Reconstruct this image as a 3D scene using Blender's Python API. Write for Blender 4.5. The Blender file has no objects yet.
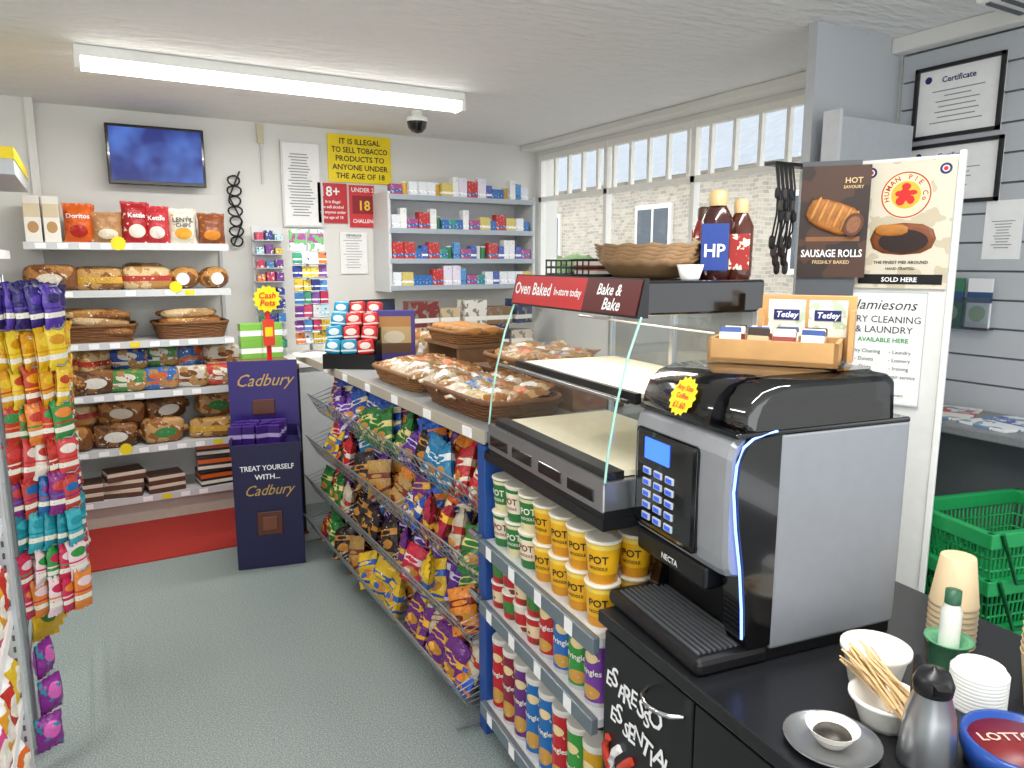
import bpy, math, random, bmesh
from mathutils import Vector, Matrix, noise
random.seed(7)
SC=bpy.context.scene; col=SC.collection
rad=math.radians
# ------------------------------------------------------------------ materials
def lin(h):
    h=h.lstrip('#'); c=[int(h[i:i+2],16)/255 for i in (0,2,4)]
    return tuple((x/12.92 if x<=.04045 else ((x+.055)/1.055)**2.4) for x in c)+(1,)
_m={}
def newmat(n):
    m=bpy.data.materials.new(n); m.use_nodes=True; nt=m.node_tree
    return m,nt,nt.nodes['Principled BSDF']
def mat(c,r=.5,m=0,var=.06,sc=30,bump=0,emit=0,coat=0):
    k=(c,r,m,var,sc,bump,emit,coat)
    if k in _m: return _m[k]
    M,nt,b=newmat('mat_'+c.lstrip('#'))
    L=lin(c)
    tc=nt.nodes.new('ShaderNodeTexCoord'); n=nt.nodes.new('ShaderNodeTexNoise'); n.inputs['Scale'].default_value=sc
    nt.links.new(tc.outputs['Object'],n.inputs['Vector'])
    mx=nt.nodes.new('ShaderNodeMix'); mx.data_type='RGBA'
    mx.inputs[6].default_value=tuple(x*(1-var) for x in L[:3])+(1,)
    mx.inputs[7].default_value=tuple(min(1,x*(1+var)) for x in L[:3])+(1,)
    nt.links.new(n.outputs[0],mx.inputs[0]); nt.links.new(mx.outputs[2],b.inputs['Base Color'])
    b.inputs['Roughness'].default_value=r; b.inputs['Metallic'].default_value=m
    b.inputs['Coat Weight'].default_value=coat
    if emit:
        b.inputs['Emission Color'].default_value=L; b.inputs['Emission Strength'].default_value=emit
    if bump:
        bp=nt.nodes.new('ShaderNodeBump'); bp.inputs['Strength'].default_value=bump; bp.inputs['Distance'].default_value=.01
        nt.links.new(n.outputs[0],bp.inputs['Height']); nt.links.new(bp.outputs[0],b.inputs['Normal'])
    _m[k]=M; return M
def art(base,layers,r=.35,crinkle=.0,nz=40):
    """flat printed artwork in object coordinates (x across, z up)"""
    k=('art',base,tuple(layers),r,crinkle)
    if k in _m: return _m[k]
    M,nt,b=newmat('print_'+base.lstrip('#')); N=nt.nodes; K=nt.links.new
    tc=N.new('ShaderNodeTexCoord'); sp=N.new('ShaderNodeSeparateXYZ'); K(tc.outputs['Object'],sp.inputs[0])
    def mth(op,a,b_,c=None):
        n=N.new('ShaderNodeMath'); n.operation=op
        for i,x in enumerate((a,b_,c)):
            if x is None: continue
            if isinstance(x,(int,float)): n.inputs[i].default_value=x
            else: K(x,n.inputs[i])
        return n.outputs[0]
    X,Z=sp.outputs[0],sp.outputs[2]
    rgb=N.new('ShaderNodeRGB'); rgb.outputs[0].default_value=lin(base); cur=rgb.outputs[0]
    for l in layers:
        if l[0]=='e':
            _,cx,cz,rx,rz,c=l
            a=mth('DIVIDE',mth('SUBTRACT',X,cx),rx); d=mth('DIVIDE',mth('SUBTRACT',Z,cz),rz)
            f=mth('LESS_THAN',mth('ADD',mth('MULTIPLY',a,a),mth('MULTIPLY',d,d)),1.0)
        elif l[0]=='b':
            _,z0,z1,c=l
            f=mth('MULTIPLY',mth('GREATER_THAN',Z,z0),mth('LESS_THAN',Z,z1))
        elif l[0]=='d':
            _,sl,z0,z1,c=l
            q=mth('ADD',Z,mth('MULTIPLY',X,sl)); f=mth('MULTIPLY',mth('GREATER_THAN',q,z0),mth('LESS_THAN',q,z1))
        elif l[0]=='n':
            _,s,th,c=l
            n=N.new('ShaderNodeTexNoise'); n.inputs['Scale'].default_value=s; K(tc.outputs['Object'],n.inputs['Vector'])
            f=mth('GREATER_THAN',n.outputs[0],th)
        mx=N.new('ShaderNodeMix'); mx.data_type='RGBA'; K(f,mx.inputs[0]); K(cur,mx.inputs[6]); mx.inputs[7].default_value=lin(c); cur=mx.outputs[2]
    K(cur,b.inputs['Base Color']); b.inputs['Roughness'].default_value=r
    if crinkle:
        n=N.new('ShaderNodeTexNoise'); n.inputs['Scale'].default_value=nz; n.inputs['Distortion'].default_value=1.2; K(tc.outputs['Object'],n.inputs['Vector'])
        bp=N.new('ShaderNodeBump'); bp.inputs['Strength'].default_value=crinkle; bp.inputs['Distance'].default_value=.012
        K(n.outputs[0],bp.inputs['Height']); K(bp.outputs[0],b.inputs['Normal'])
    _m[k]=M; return M
def glassmat(tint='#ffffff',gl=.05,name='clear_glass'):
    k=('glass',tint,gl)
    if k in _m: return _m[k]
    M,nt,b=newmat(name); N=nt.nodes;K=nt.links.new
    t=N.new('ShaderNodeBsdfTransparent'); t.inputs[0].default_value=lin(tint)
    g=N.new('ShaderNodeBsdfGlossy'); g.inputs['Roughness'].default_value=.03
    mx=N.new('ShaderNodeMixShader'); mx.inputs[0].default_value=gl
    K(t.outputs[0],mx.inputs[1]); K(g.outputs[0],mx.inputs[2]); K(mx.outputs[0],N['Material Output'].inputs[0])
    _m[k]=M; return M
WHITE=mat('#f2f2ee',.5); PAPER=mat('#f4f4f2',.7); BLACK=mat('#141416',.35); GLOSSK=mat('#0b0b0d',.12,coat=.5)
STEEL=mat('#b9bbbd',.28,.9); CHROME=mat('#cfd1d4',.15,1); GREY=mat('#c3c6c8',.5); LGREY=mat('#d6d8d8',.5); DGREY=mat('#55585c',.5)
WIRE=mat('#a5a8ab',.3,.7); RED=mat('#d3201f',.4); YEL=mat('#f5d90a',.45); NAVY=mat('#1b2467',.4); BLUE=mat('#1c4fa8',.4)
GREEN=mat('#1f9a4d',.4); TXTK=mat('#1a1a1a',.6); TXTG=mat('#8c8c8c',.6)
# ------------------------------------------------------------------ mesh builder
_tx={}
def tmesh(body,bold,shear):
    k=(body,bold,shear)
    if k in _tx: return _tx[k]
    cu=bpy.data.curves.new('t','FONT'); cu.body=body; cu.align_x='CENTER'; cu.size=1; cu.resolution_u=2; cu.shear=shear; cu.offset=.018 if bold else 0
    o=bpy.data.objects.new('t',cu); col.objects.link(o)
    me=bpy.data.meshes.new_from_object(o)
    v=[(p.co.x,p.co.y) for p in me.vertices]; f=[tuple(p.vertices) for p in me.polygons]
    bpy.data.objects.remove(o); bpy.data.curves.remove(cu); bpy.data.meshes.remove(me)
    w=(max(a for a,_ in v)-min(a for a,_ in v)) if v else 1
    _tx[k]=(v,f,w); return _tx[k]
_bb={}
class MB:
    def __init__(s): s.v=[];s.f=[];s.mi=[];s.sm=[];s.mats=[];s.T=None
    def add(s,V,Fc,mt,smooth=False):
        if mt not in s.mats: s.mats.append(mt)
        i=s.mats.index(mt); b=len(s.v)
        s.v+= [tuple(s.T@Vector(p)) for p in V] if s.T is not None else [tuple(p) for p in V]
        for q in Fc: s.f.append(tuple(b+j for j in q)); s.mi.append(i); s.sm.append(smooth)
        return s
    def box(s,x0,x1,y0,y1,z0,z1,mt,bev=0):
        if bev:
            k=(round(x1-x0,4),round(y1-y0,4),round(z1-z0,4),bev)
            if k not in _bb:
                bm=bmesh.new(); bmesh.ops.create_cube(bm,size=1); bmesh.ops.scale(bm,vec=k[:3],verts=bm.verts)
                bmesh.ops.bevel(bm,geom=bm.edges[:],offset=bev,segments=2,affect='EDGES',profile=.5)
                bm.verts.index_update(); _bb[k]=([tuple(v.co) for v in bm.verts],[tuple(v.index for v in f.verts) for f in bm.faces]); bm.free()
            V,Fc=_bb[k]; c=((x0+x1)/2,(y0+y1)/2,(z0+z1)/2)
            return s.add([(a+c[0],b+c[1],d+c[2]) for a,b,d in V],Fc,mt)
        V=[(x0,y0,z0),(x1,y0,z0),(x1,y1,z0),(x0,y1,z0),(x0,y0,z1),(x1,y0,z1),(x1,y1,z1),(x0,y1,z1)]
        return s.add(V,[(0,3,2,1),(4,5,6,7),(0,1,5,4),(1,2,6,5),(2,3,7,6),(3,0,4,7)],mt)
    def quad(s,x0,x1,z0,z1,y,mt):
        return s.add([(x0,y,z0),(x1,y,z0),(x1,y,z1),(x0,y,z1)],[(0,1,2,3)],mt)
    def prism(s,pts,x0,x1,mt,smooth=False):
        """profile pts in (y,z), extruded along x"""
        n=len(pts); V=[(x0,y,z) for y,z in pts]+[(x1,y,z) for y,z in pts]
        s.add(V,[(i,(i+1)%n,n+(i+1)%n,n+i) for i in range(n)],mt,smooth)
        return s.add(V,[tuple(range(n))[::-1],tuple(range(n,2*n))],mt)
    def loft(s,pts,secs,mt,smooth=True):
        """profile pts (y,z), sections (x, scale, cy, cz)"""
        n=len(pts); V=[]
        for x,k,cy,cz in secs: V+=[(x,cy+(y-cy)*k,cz+(z-cz)*k) for y,z in pts]
        m=len(secs)
        s.add(V,[(a*n+i,a*n+(i+1)%n,(a+1)*n+(i+1)%n,(a+1)*n+i) for a in range(m-1) for i in range(n)],mt,smooth)
        return s.add(V,[tuple(range(n))[::-1],tuple(range((m-1)*n,m*n))],mt)
    def lathe(s,prof,mt,seg=20,c=(0,0,0),smooth=True,sx=1,sy=1,a0=0):
        V=[];n=len(prof)
        for r,z in prof:
            for j in range(seg):
                a=a0+2*math.pi*j/seg; V.append((c[0]+r*sx*math.cos(a),c[1]+r*sy*math.sin(a),c[2]+z))
        Fc=[(i*seg+j,i*seg+(j+1)%seg,(i+1)*seg+(j+1)%seg,(i+1)*seg+j) for i in range(n-1) for j in range(seg)]
        s.add(V,Fc,mt,smooth)
        if prof[0][0]>1e-5: s.add(V[:seg],[tuple(range(seg))[::-1]],mt)
        if prof[-1][0]>1e-5: s.add(V[-seg:],[tuple(range(seg))],mt)
        return s
    def disc(s,cx,cz,r,y,mt,seg=24,rz=None,star=0):
        V=[]
        for j in range(seg):
            a=2*math.pi*j/seg; q=1-(star if j%2 else 0); V.append((cx+r*q*math.cos(a),y,cz+(rz or r)*q*math.sin(a)))
        return s.add(V,[tuple(range(seg))],mt)
    def tube(s,path,r,mt,seg=6,closed=False):
        P=[Vector(p) for p in path]; n=len(P); V=[]
        for i,p in enumerate(P):
            a=P[(i-1)%n] if (closed or i>0) else P[i]; b=P[(i+1)%n] if (closed or i<n-1) else P[i]
            t=(b-a); t=t.normalized() if t.length>1e-9 else Vector((0,0,1))
            up=Vector((0,0,1)) if abs(t.z)<.9 else Vector((0,1,0)); q=t.cross(up).normalized(); w=q.cross(t)
            for j in range(seg):
                an=2*math.pi*j/seg; V.append(p+q*r*math.cos(an)+w*r*math.sin(an))
        m=n if closed else n-1
        Fc=[(i*seg+j,i*seg+(j+1)%seg,((i+1)%n)*seg+(j+1)%seg,((i+1)%n)*seg+j) for i in range(m) for j in range(seg)]
        s.add(V,Fc,mt,True)
        if not closed: s.add(V[:seg],[tuple(range(seg))],mt); s.add(V[-seg:],[tuple(range(seg))],mt)
        return s
    def blob(s,c,d,mt,e=.6,e2=None,la=8,lo=16,nz=0,seed=0):
        e2=e2 or e; sp=lambda v,p: math.copysign(abs(v)**p,v); V=[]
        for i in range(la+1):
            t=-math.pi/2+math.pi*i/la
            for j in range(lo):
                a=2*math.pi*j/lo
                x=sp(math.cos(t),e)*sp(math.cos(a),e2);y=sp(math.cos(t),e)*sp(math.sin(a),e2);z=sp(math.sin(t),e)
                k=1+nz*noise.noise(Vector((x*1.7+seed,y*1.7,z*1.7)))
                V.append((c[0]+x*d[0]/2*k,c[1]+y*d[1]/2*k,c[2]+z*d[2]/2*k))
        return s.add(V,[(i*lo+j,i*lo+(j+1)%lo,(i+1)*lo+(j+1)%lo,(i+1)*lo+j) for i in range(la) for j in range(lo)],mt,True)
    def text(s,body,x,z,size,mt,y=0,bold=True,shear=0,fn=None,maxw=None,rot=0,wx=1):
        v,f,w=tmesh(body,bold,shear); k=size
        if maxw and w*k>maxw: k=maxw/w
        cr,sr=math.cos(rot),math.sin(rot); V=[]
        for a,b in v:
            a,b=a*k*wx,b*(size if not maxw else max(k,min(size,k*1.6))); X=x+a*cr-b*sr; Z=z+a*sr+b*cr
            V.append(fn(X,Z) if fn else (X,y,Z))
        return s.add(V,f,mt)
    def arctext(s,body,cx,cz,r,size,mt,y=0,a0=math.pi/2,step=None,sgn=-1,shear=0):
        n=len(body); step=step or size*.75/r
        for i,ch in enumerate(body):
            if ch==' ': continue
            a=a0+sgn*(i-(n-1)/2)*step
            s.text(ch,cx+r*math.cos(a),cz+r*math.sin(a),size,mt,y,rot=a-math.pi/2 if sgn<0 else a+math.pi/2)
        return s
    def mesh(s,name):
        me=bpy.data.meshes.new(name); me.from_pydata(s.v,[],s.f)
        for m in s.mats: me.materials.append(m)
        me.polygons.foreach_set('material_index',s.mi); me.polygons.foreach_set('use_smooth',s.sm); me.update(); return me
def O(name,mb,loc=(0,0,0),rz=0,parent=None,label=None,cat=None,group=None,tilt=0,roll=0,kind=None,sc=None):
    if isinstance(mb,MB): mb=mb.mesh(name)
    o=bpy.data.objects.new(name,mb); col.objects.link(o)
    o.location=loc; o.rotation_euler=(tilt,roll,rz)
    if sc: o.scale=sc if isinstance(sc,tuple) else (sc,)*3
    if parent: o.parent=parent
    if label: o['label']=label
    if cat and not parent: o['category']=cat
    if group: o['group']=group
    if kind: o['kind']=kind
    return o
def E(name,loc,rz,label,cat,group=None): return O(name,None,loc,rz,label=label,cat=cat,group=group)
def frame(ox,oy,ph):
    c,s=math.cos(ph),math.sin(ph)
    return lambda x,y,z=0:(ox+x*c-y*s,oy+x*s+y*c,z)
def S(name,mb): return O(name,mb,kind='structure')
U_=random.uniform
# ------------------------------------------------------------------ camera
f=735;pt=math.atan(122/735)
cam=bpy.data.objects.new('camera',bpy.data.cameras.new('camera')); col.objects.link(cam)
cam.location=(0,0,1.5); cam.rotation_euler=(math.pi/2-pt,0,-rad(30)); cam.data.sensor_width=36; cam.data.lens=36*f/1024; cam.data.clip_start=.02
SC.camera=cam
# ------------------------------------------------------------------ room shell
def floormat():
    M,nt,b=newmat('vinyl_floor'); N=nt.nodes;K=nt.links.new
    tc=N.new('ShaderNodeTexCoord')
    n=N.new('ShaderNodeTexNoise'); n.inputs['Scale'].default_value=210; n.inputs['Detail'].default_value=2; K(tc.outputs['Object'],n.inputs[0])
    r=N.new('ShaderNodeValToRGB'); K(n.outputs[0],r.inputs[0])
    e=r.color_ramp.elements; e[0].position=.34; e[0].color=lin('#6c7a7a'); e[1].position=.68; e[1].color=lin('#acb5b0')
    x=r.color_ramp.elements.new(.5); x.color=lin('#8c9896')
    n2=N.new('ShaderNodeTexNoise'); n2.inputs['Scale'].default_value=1.3; K(tc.outputs['Object'],n2.inputs[0])
    mx=N.new('ShaderNodeMix'); mx.data_type='RGBA'; mx.blend_type='MULTIPLY'; mx.inputs[0].default_value=.12
    K(r.outputs[0],mx.inputs[6]); K(n2.outputs[0],mx.inputs[7]); K(mx.outputs[2],b.inputs[0]); b.inputs['Roughness'].default_value=.42
    return M
def ceilmat():
    M,nt,b=newmat('textured_ceiling'); N=nt.nodes;K=nt.links.new
    tc=N.new('ShaderNodeTexCoord'); mp=N.new('ShaderNodeMapping'); mp.inputs['Scale'].default_value=(3,9,3); K(tc.outputs['Object'],mp.inputs[0])
    n=N.new('ShaderNodeTexNoise'); n.inputs['Scale'].default_value=3; n.inputs['Detail'].default_value=6; K(mp.outputs[0],n.inputs[0])
    b.inputs[0].default_value=lin('#f0efed'); b.inputs['Roughness'].default_value=.75
    bp=N.new('ShaderNodeBump'); bp.inputs['Strength'].default_value=.7; bp.inputs['Distance'].default_value=.03; K(n.outputs[0],bp.inputs['Height']); K(bp.outputs[0],b.inputs['Normal'])
    return M
WALL=mat('#e4e3de',.7,var=.02,sc=4); WALLG=mat('#c9cccf',.5,var=.02,sc=4)
S('floor',MB().box(-2.6,3.3,-1.6,5.2,-.06,0,floormat()))
S('ceiling',MB().box(-2.6,3.3,-1.6,5.2,2.37,2.45,ceilmat()))
w=MB().box(-.18,3.3,5.0,5.1,0,2.37,WALL); w.box(-2.6,-.18,4.88,5.1,0,2.37,WALL); w.box(-.2,-.16,4.86,4.99,1.7,2.37,WALL); S('wall_back',w)
S('wall_left',MB().box(-2.6,-2.5,-1.6,5.0,0,2.37,WALL))
w=MB().box(3.1,3.2,1.92,5.0,0,1.3,WALL); w.box(3.1,3.2,1.92,5.0,2.3,2.37,WALL); w.box(3.1,3.2,1.92,2.42,1.3,2.3,WALL); w.box(3.1,3.2,4.95,5.0,1.3,2.3,WALL); S('wall_right',w)
S('trim_1',MB().box(2.96,3.1,1.92,5.0,2.33,2.37,WALL,.006))
FR=mat('#f6f4ee',.4)
w=MB()
w.box(3.1,3.14,2.42,4.95,1.3,1.34,FR); w.box(3.1,3.14,2.42,4.95,2.26,2.3,FR); w.box(3.095,3.14,2.42,4.95,1.955,1.99,FR)
for y in (2.42,3.26,4.09,4.915): w.box(3.095,3.14,y,y+.035,1.3,2.3,FR)
n=14
for i in range(1,n):
    y=2.45+i*(4.92-2.45)/n; w.box(3.105,3.135,y-.011,y+.011,1.99,2.27,FR)
w.box(3.125,3.13,2.45,4.92,1.33,2.27,glassmat(gl=.04)); S('window_1',w)
S('trim_2',MB().box(2.96,3.12,2.4,4.97,1.26,1.3,FR,.006))
def slat(mb,axis,a0,a1,pos,z0,z1,th=.015,h=.1):
    z=z0
    m=mat('#b9bdc2',.42,var=.02,sc=3); dk=mat('#7e8388',.5)
    if axis=='y': mb.box(pos,pos+.02,a0,a1,z0,z1,dk)
    else: mb.box(a0,a1,pos,pos+.02,z0,z1,dk)
    while z<z1-.01:
        t=min(z+h-.008,z1)
        if axis=='y': mb.box(pos-th,pos,a0,a1,z,t,m)
        else: mb.box(a0,a1,pos-th,pos,z,t,m)
        z+=h
w=MB(); w.box(2.92,3.0,-.6,1.92,0,2.37,WALLG); slat(w,'y',-.6,1.9,2.915,0,2.37,h=.105); S('wall_right_slat',w)
w=MB(); w.box(2.40,2.91,1.92,1.96,0,2.37,mat('#b7bbbf',.45,var=.02,sc=3)); S('wall_partition',w)
S('trim_3',MB().box(2.84,2.915,-.6,1.92,2.31,2.37,WALL,.006))
O('doormat',MB().box(-.3,.98,3.97,4.62,0,.008,mat('#a3281f',.95,var=.25,sc=160,bump=.5)),label='red ribbed entrance carpet mat before the bread shelving',cat='mat')
# exterior
def stonemat():
    M,nt,b=newmat('rubble_stone'); N=nt.nodes;K=nt.links.new
    tc=N.new('ShaderNodeTexCoord'); sp=N.new('ShaderNodeSeparateXYZ'); K(tc.outputs['Object'],sp.inputs[0]); cb=N.new('ShaderNodeCombineXYZ'); K(sp.outputs[1],cb.inputs[0]); K(sp.outputs[2],cb.inputs[1])
    v=N.new('ShaderNodeTexBrick'); v.inputs['Scale'].default_value=5.2; v.inputs['Color1'].default_value=lin('#c9c0b0'); v.inputs['Color2'].default_value=lin('#a69f94'); v.inputs['Mortar'].default_value=lin('#d2cabb'); v.inputs['Mortar Size'].default_value=.018
    n=N.new('ShaderNodeTexNoise'); n.inputs['Scale'].default_value=1.5; K(tc.outputs['Object'],n.inputs[0])
    ad=N.new('ShaderNodeMixRGB'); ad.inputs[0].default_value=.12; K(cb.outputs[0],ad.inputs[1]); K(n.outputs[1],ad.inputs[2]); K(ad.outputs[0],v.inputs[0])
    K(v.outputs[0],b.inputs[0]); b.inputs['Roughness'].default_value=.9; return M
hs=E('stone_house',(7.5,8,0),0,'pale rubble stone cottage with a slate roof across the street','building')
O('stone_wall',MB().box(0,.4,-5.5,9,0,2.75,stonemat()),parent=hs)
O('roof',MB().add([(-.25,-5.7,2.7),(-.25,9.2,2.7),(2.5,9.2,4.3),(2.5,-5.7,4.3)],[(0,1,2,3)],mat('#9aa2aa',.8,var=.2,sc=8)),parent=hs)
for y in (-2.6,.3,3.2):
    w=MB().box(-.05,.02,y,y+.8,1.35,2.35,FR); w.box(-.06,.0,y+.06,y+.37,1.42,2.28,mat('#4c5660',.2)); w.box(-.06,.0,y+.43,y+.74,1.42,2.28,mat('#4c5660',.2)); O('house_window',w,parent=hs)
for i,(x,y,z,r) in enumerate(((6.2,9.2,1.0,.7),(12.5,16,3.4,1.7),(13.5,12.5,3.6,1.6))):
    w=MB()
    for k in range(40): w.blob((U_(-r,r)*.7,U_(-r,r)*.7,U_(-.6,.7)*r),(r*.5,r*.5,r*.42),mat('#6f8b58',.9,var=.6,sc=9,bump=1),e=1,la=5,lo=8,nz=.6,seed=k+i*20)
    w.tube([(0,0,-z+.001),(0,0,0)],.12,mat('#5a4a38',.9))
    O('bush',w,(x,y,z),label='leafy green shrub outside the shop window',cat='plant')
O('pavement',MB().box(3.3,16,-6,20,-.1,-.0,mat('#a5a5a0',.9)),label='grey tarmac street outside the shop',cat='street')
# ------------------------------------------------------------------ ceiling fixtures
TUBEW=mat('#fffdf6',.4,emit=9)
def batten(x,y,rz,L=1.76):
    e=E('batten_light',(x,y,2.37),rz,'long white fluorescent batten light fixed to the ceiling','ceiling light','fluorescent ceiling battens')
    O('housing',MB().box(-L/2,L/2,-.05,.05,-.045,0,WHITE,.005),parent=e)
    d=MB(); d.prism([(-.045,-.045),(-.04,-.075),(-.02,-.09),(.02,-.09),(.04,-.075),(.045,-.045)],-L/2+.02,L/2-.02,TUBEW); O('diffuser',d,parent=e)
    for sx in (-1,1): O('end_cap',MB().box(sx*(L/2-.01)-.012,sx*(L/2-.01)+.012,-.05,.05,-.094,-.04,WHITE,.004),parent=e)
batten(.92,3.65,0); batten(.9,.6,0); batten(-1.2,2.2,math.pi/2)  # only the first is in view; the others are unseen, added for light
d=E('dome_camera',(1.77,4.18,2.37),0,'small black dome security camera on the ceiling','camera')
O('mount',MB().lathe([(.03,0),(.035,-.03),(.06,-.035),(.062,-.06)][::-1],WHITE),parent=d)
O('dome',MB().lathe([(.0,-.125),(.03,-.118),(.052,-.095),(.06,-.06)],GLOSSK),parent=d)
e=E('ceiling_device',(2.62,1.30,2.37),0,'white ceiling mounted sensor box with grey grille','sensor')
O('housing',MB().box(-.12,.12,-.12,.12,-.07,0,WHITE,.01),parent=e)
g=MB()
for i in range(5): g.box(-.1,.1,-.1+i*.045,-.085+i*.045,-.076,-.068,DGREY)
O('grille',g,parent=e)
# ------------------------------------------------------------------ back wall items
tv=E('television',(.43,4.9,1.94),0,'black flat screen television showing blue, mounted on wall','television')
O('casing',MB().box(-.26,.26,-.025,.025,0,.335,GLOSSK,.006),parent=tv)
def tvmat():
    M,nt,b=newmat('screen_glow'); N=nt.nodes;K=nt.links.new
    tc=N.new('ShaderNodeTexCoord'); n=N.new('ShaderNodeTexNoise'); n.inputs['Scale'].default_value=5; K(tc.outputs['Object'],n.inputs[0])
    r=N.new('ShaderNodeValToRGB'); K(n.outputs[0],r.inputs[0]); e=r.color_ramp.elements; e[0].position=.4;e[0].color=lin('#10237f');e[1].position=.68;e[1].color=lin('#4f7ad8')
    K(r.outputs[0],b.inputs['Emission Color']); b.inputs['Emission Strength'].default_value=.9; b.inputs[0].default_value=lin('#081020'); b.inputs['Roughness'].default_value=.5; return M
O('screen',MB().box(-.243,.243,-.028,-.024,.025,.318,tvmat()),parent=tv)
O('wall_bracket',MB().box(-.08,.08,.025,.098,.1,.25,BLACK),parent=tv)
c=MB()
for k in range(7):
    z=2.0-k*.062
    c.tube([(.86+.035*math.cos(a)*(1+.2*(k%2)),4.96-.01*math.sin(a*2),z+.03*math.sin(a)) for a in [2*math.pi*j/14 for j in range(14)]],.006,BLACK,5,True)
c.tube([(.9,4.97,2.06),(.83,4.97,1.9),(.9,4.97,1.75),(.84,4.97,1.6)],.006,BLACK,5)
O('cable_coil',c,label='looped black cable bundle hanging on the wall',cat='cable')
def docu(name,x0,x1,z0,z1,label,cat,fr=None,head=None,n=14,y=4.985):
    e=E(name,((x0+x1)/2,y,z0),0,label,cat); W=x1-x0;H=z1-z0;b=MB()
    b.box(-W/2,W/2,0,.006,0,H,PAPER)
    for i in range(n):
        zz=H*(.86-.78*i/n); wd=W*U_(.25,.4); b.quad(-wd,wd*U_(.5,1),zz,zz+H*.012,-.002,TXTG)
    if head: b.text(head,0,H*.9,W*.1,TXTK,-.003,maxw=W*.8)
    O('sheet',b,parent=e)
    if fr:
        t=.012; g=MB().box(-W/2-t,W/2+t,-.012,.005,-t,0,fr); g.box(-W/2-t,W/2+t,-.012,.005,H,H+t,fr); g.box(-W/2-t,-W/2,-.012,.005,0,H,fr); g.box(W/2,W/2+t,-.012,.005,0,H,fr); O('frame',g,parent=e)
    return e
docu('notice',1.17,1.41,1.74,2.26,'white printed notice in a pale frame','notice',LGREY,n=22)
docu('notice',1.53,1.72,1.42,1.7,'white printed certificate sheet pinned to the wall','notice',None,'CERTIFICATE',n=12)
s=MB().box(-.22,.22,0,.006,0,.31,YEL)
for i,l in enumerate(('IT IS ILLEGAL','TO SELL TOBACCO','PRODUCTS TO','ANYONE UNDER','THE AGE OF 18')): s.text(l,0,.25-i*.056,.05,TXTK,-.002,maxw=.39)
O('warning_sign',s,(1.69,4.985,2.03),label='yellow tobacco age warning sign with black capitals',cat='sign')
s=MB().box(-.1,.1,0,.006,0,.26,mat('#c62630',.4)); s.text('18+',-.02,.175,.09,WHITE,-.004)
for i,t_ in enumerate(('It is illegal','to sell alcohol','to anyone under','the age of 18')): s.text(t_,0,.13-i*.034,.026,WHITE,-.003,maxw=.175)
O('warning_sign',s,(1.49,4.985,1.76),label='red age eighteen warning poster with white lettering',cat='sign')
s=MB().box(-.11,.11,0,.006,0,.28,mat('#d2303a',.4)); s.text('UNDER 25?',0,.235,.04,WHITE,-.003,maxw=.19)
s.box(-.09,.09,-.002,0,.09,.21,mat('#8f1822',.4)); s.text('18',-.01,.115,.09,mat('#f0c83c',.5),-.004); s.text('CHALLENGE',0,.03,.035,WHITE,-.004,maxw=.18)
O('warning_sign',s,(1.715,4.985,1.735),label='red under twenty five age check poster',cat='sign')
O('conduit',MB().box(-.02,.02,-.02,0,0,.12,mat('#cfc7a8',.5),.004).tube([(0,-.01,0.01),(0,-.01,-.25)],.006,LGREY),(1.04,4.995,2.24),label='cream plastic cable junction box on the wall',cat='conduit')
# ------------------------------------------------------------------ package meshes
def bagm(w,h,t,mt,txts=(),seal=None,seed=0,name='packet',cr=.25):
    b=MB(); nx,nz=12,16; seal=seal or mt
    def th(u,v):
        return t/2*max(0,(1-abs(u)**2.6))**.6*max(0,(1-abs(v)**4))**.7
    for sg in (-1,1):
        V=[]
        for j in range(nz+1):
            for i in range(nx+1):
                u=-1+2*i/nx; v=-1+2*j/nz; vv=max(-1,min(1,v/.86))
                y=th(u,vv)*(1+cr*noise.noise(Vector((u*2.2+seed,v*2.2,sg)))+cr*.6*noise.noise(Vector((u*5+seed,v*5,sg))))+.0012
                if abs(v)>.86: y=.0015
                pin=1-.07*max(0,(1-abs(v)**3))
                V.append((u*w/2*pin+.004*noise.noise(Vector((u,v*3,seed))),sg*y+(.004*math.sin(i*2.2+seed) if abs(v)>.86 else 0),(v+1)/2*h+.006*noise.noise(Vector((u*2,v,seed+5)))))
        fs=[]
        for j in range(nz):
            for i in range(nx):
                q=(j*(nx+1)+i,j*(nx+1)+i+1,(j+1)*(nx+1)+i+1,(j+1)*(nx+1)+i)
                fs.append(q if sg<0 else q[::-1])
        b.add(V,fs,mt,True)
    for tx in txts:
        body,z,size,m_=tx[:4]; ro=tx[4] if len(tx)>4 else 0
        fn=lambda X,Z:(X,-(th(X/(w/2*.94),max(-1,min(1,(Z/h*2-1)/.86)))*(1+cr*.7)+.004),Z)
        b.text(body,0,z,size,m_,fn=fn,maxw=w*.85,rot=ro)
    return b.mesh(name)
def tubm(r1,r2,h,body,lid,txts=(),foil=None,seg=18,name='tub'):
    b=MB().lathe([(r1*.96,0),(r1,.004),(r2,h*.93)],body,seg); b.lathe([(r2*1.04,h*.93),(r2*1.06,h*.95),(r2*1.06,h*.985),(r2*1.0,h)],lid,seg)
    for body_,z,size,m_,ro in txts:
        r=lambda Z:r1+(r2-r1)*Z/h+.0015
        b.text(body_,0,z,size,m_,rot=ro,fn=lambda X,Z:(r(Z)*math.sin(X/r(Z)),-r(Z)*math.cos(X/r(Z)),Z))
    return b.mesh(name)
def boxm(w,d,h,mt,txts=(),name='carton',bev=.002):
    b=MB().box(-w/2,w/2,-d/2,d/2,0,h,mt,bev)
    for body,z,size,m_ in txts: b.text(body,0,z,size,m_,-d/2-.001,maxw=w*.85)
    return b.mesh(name)
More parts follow.
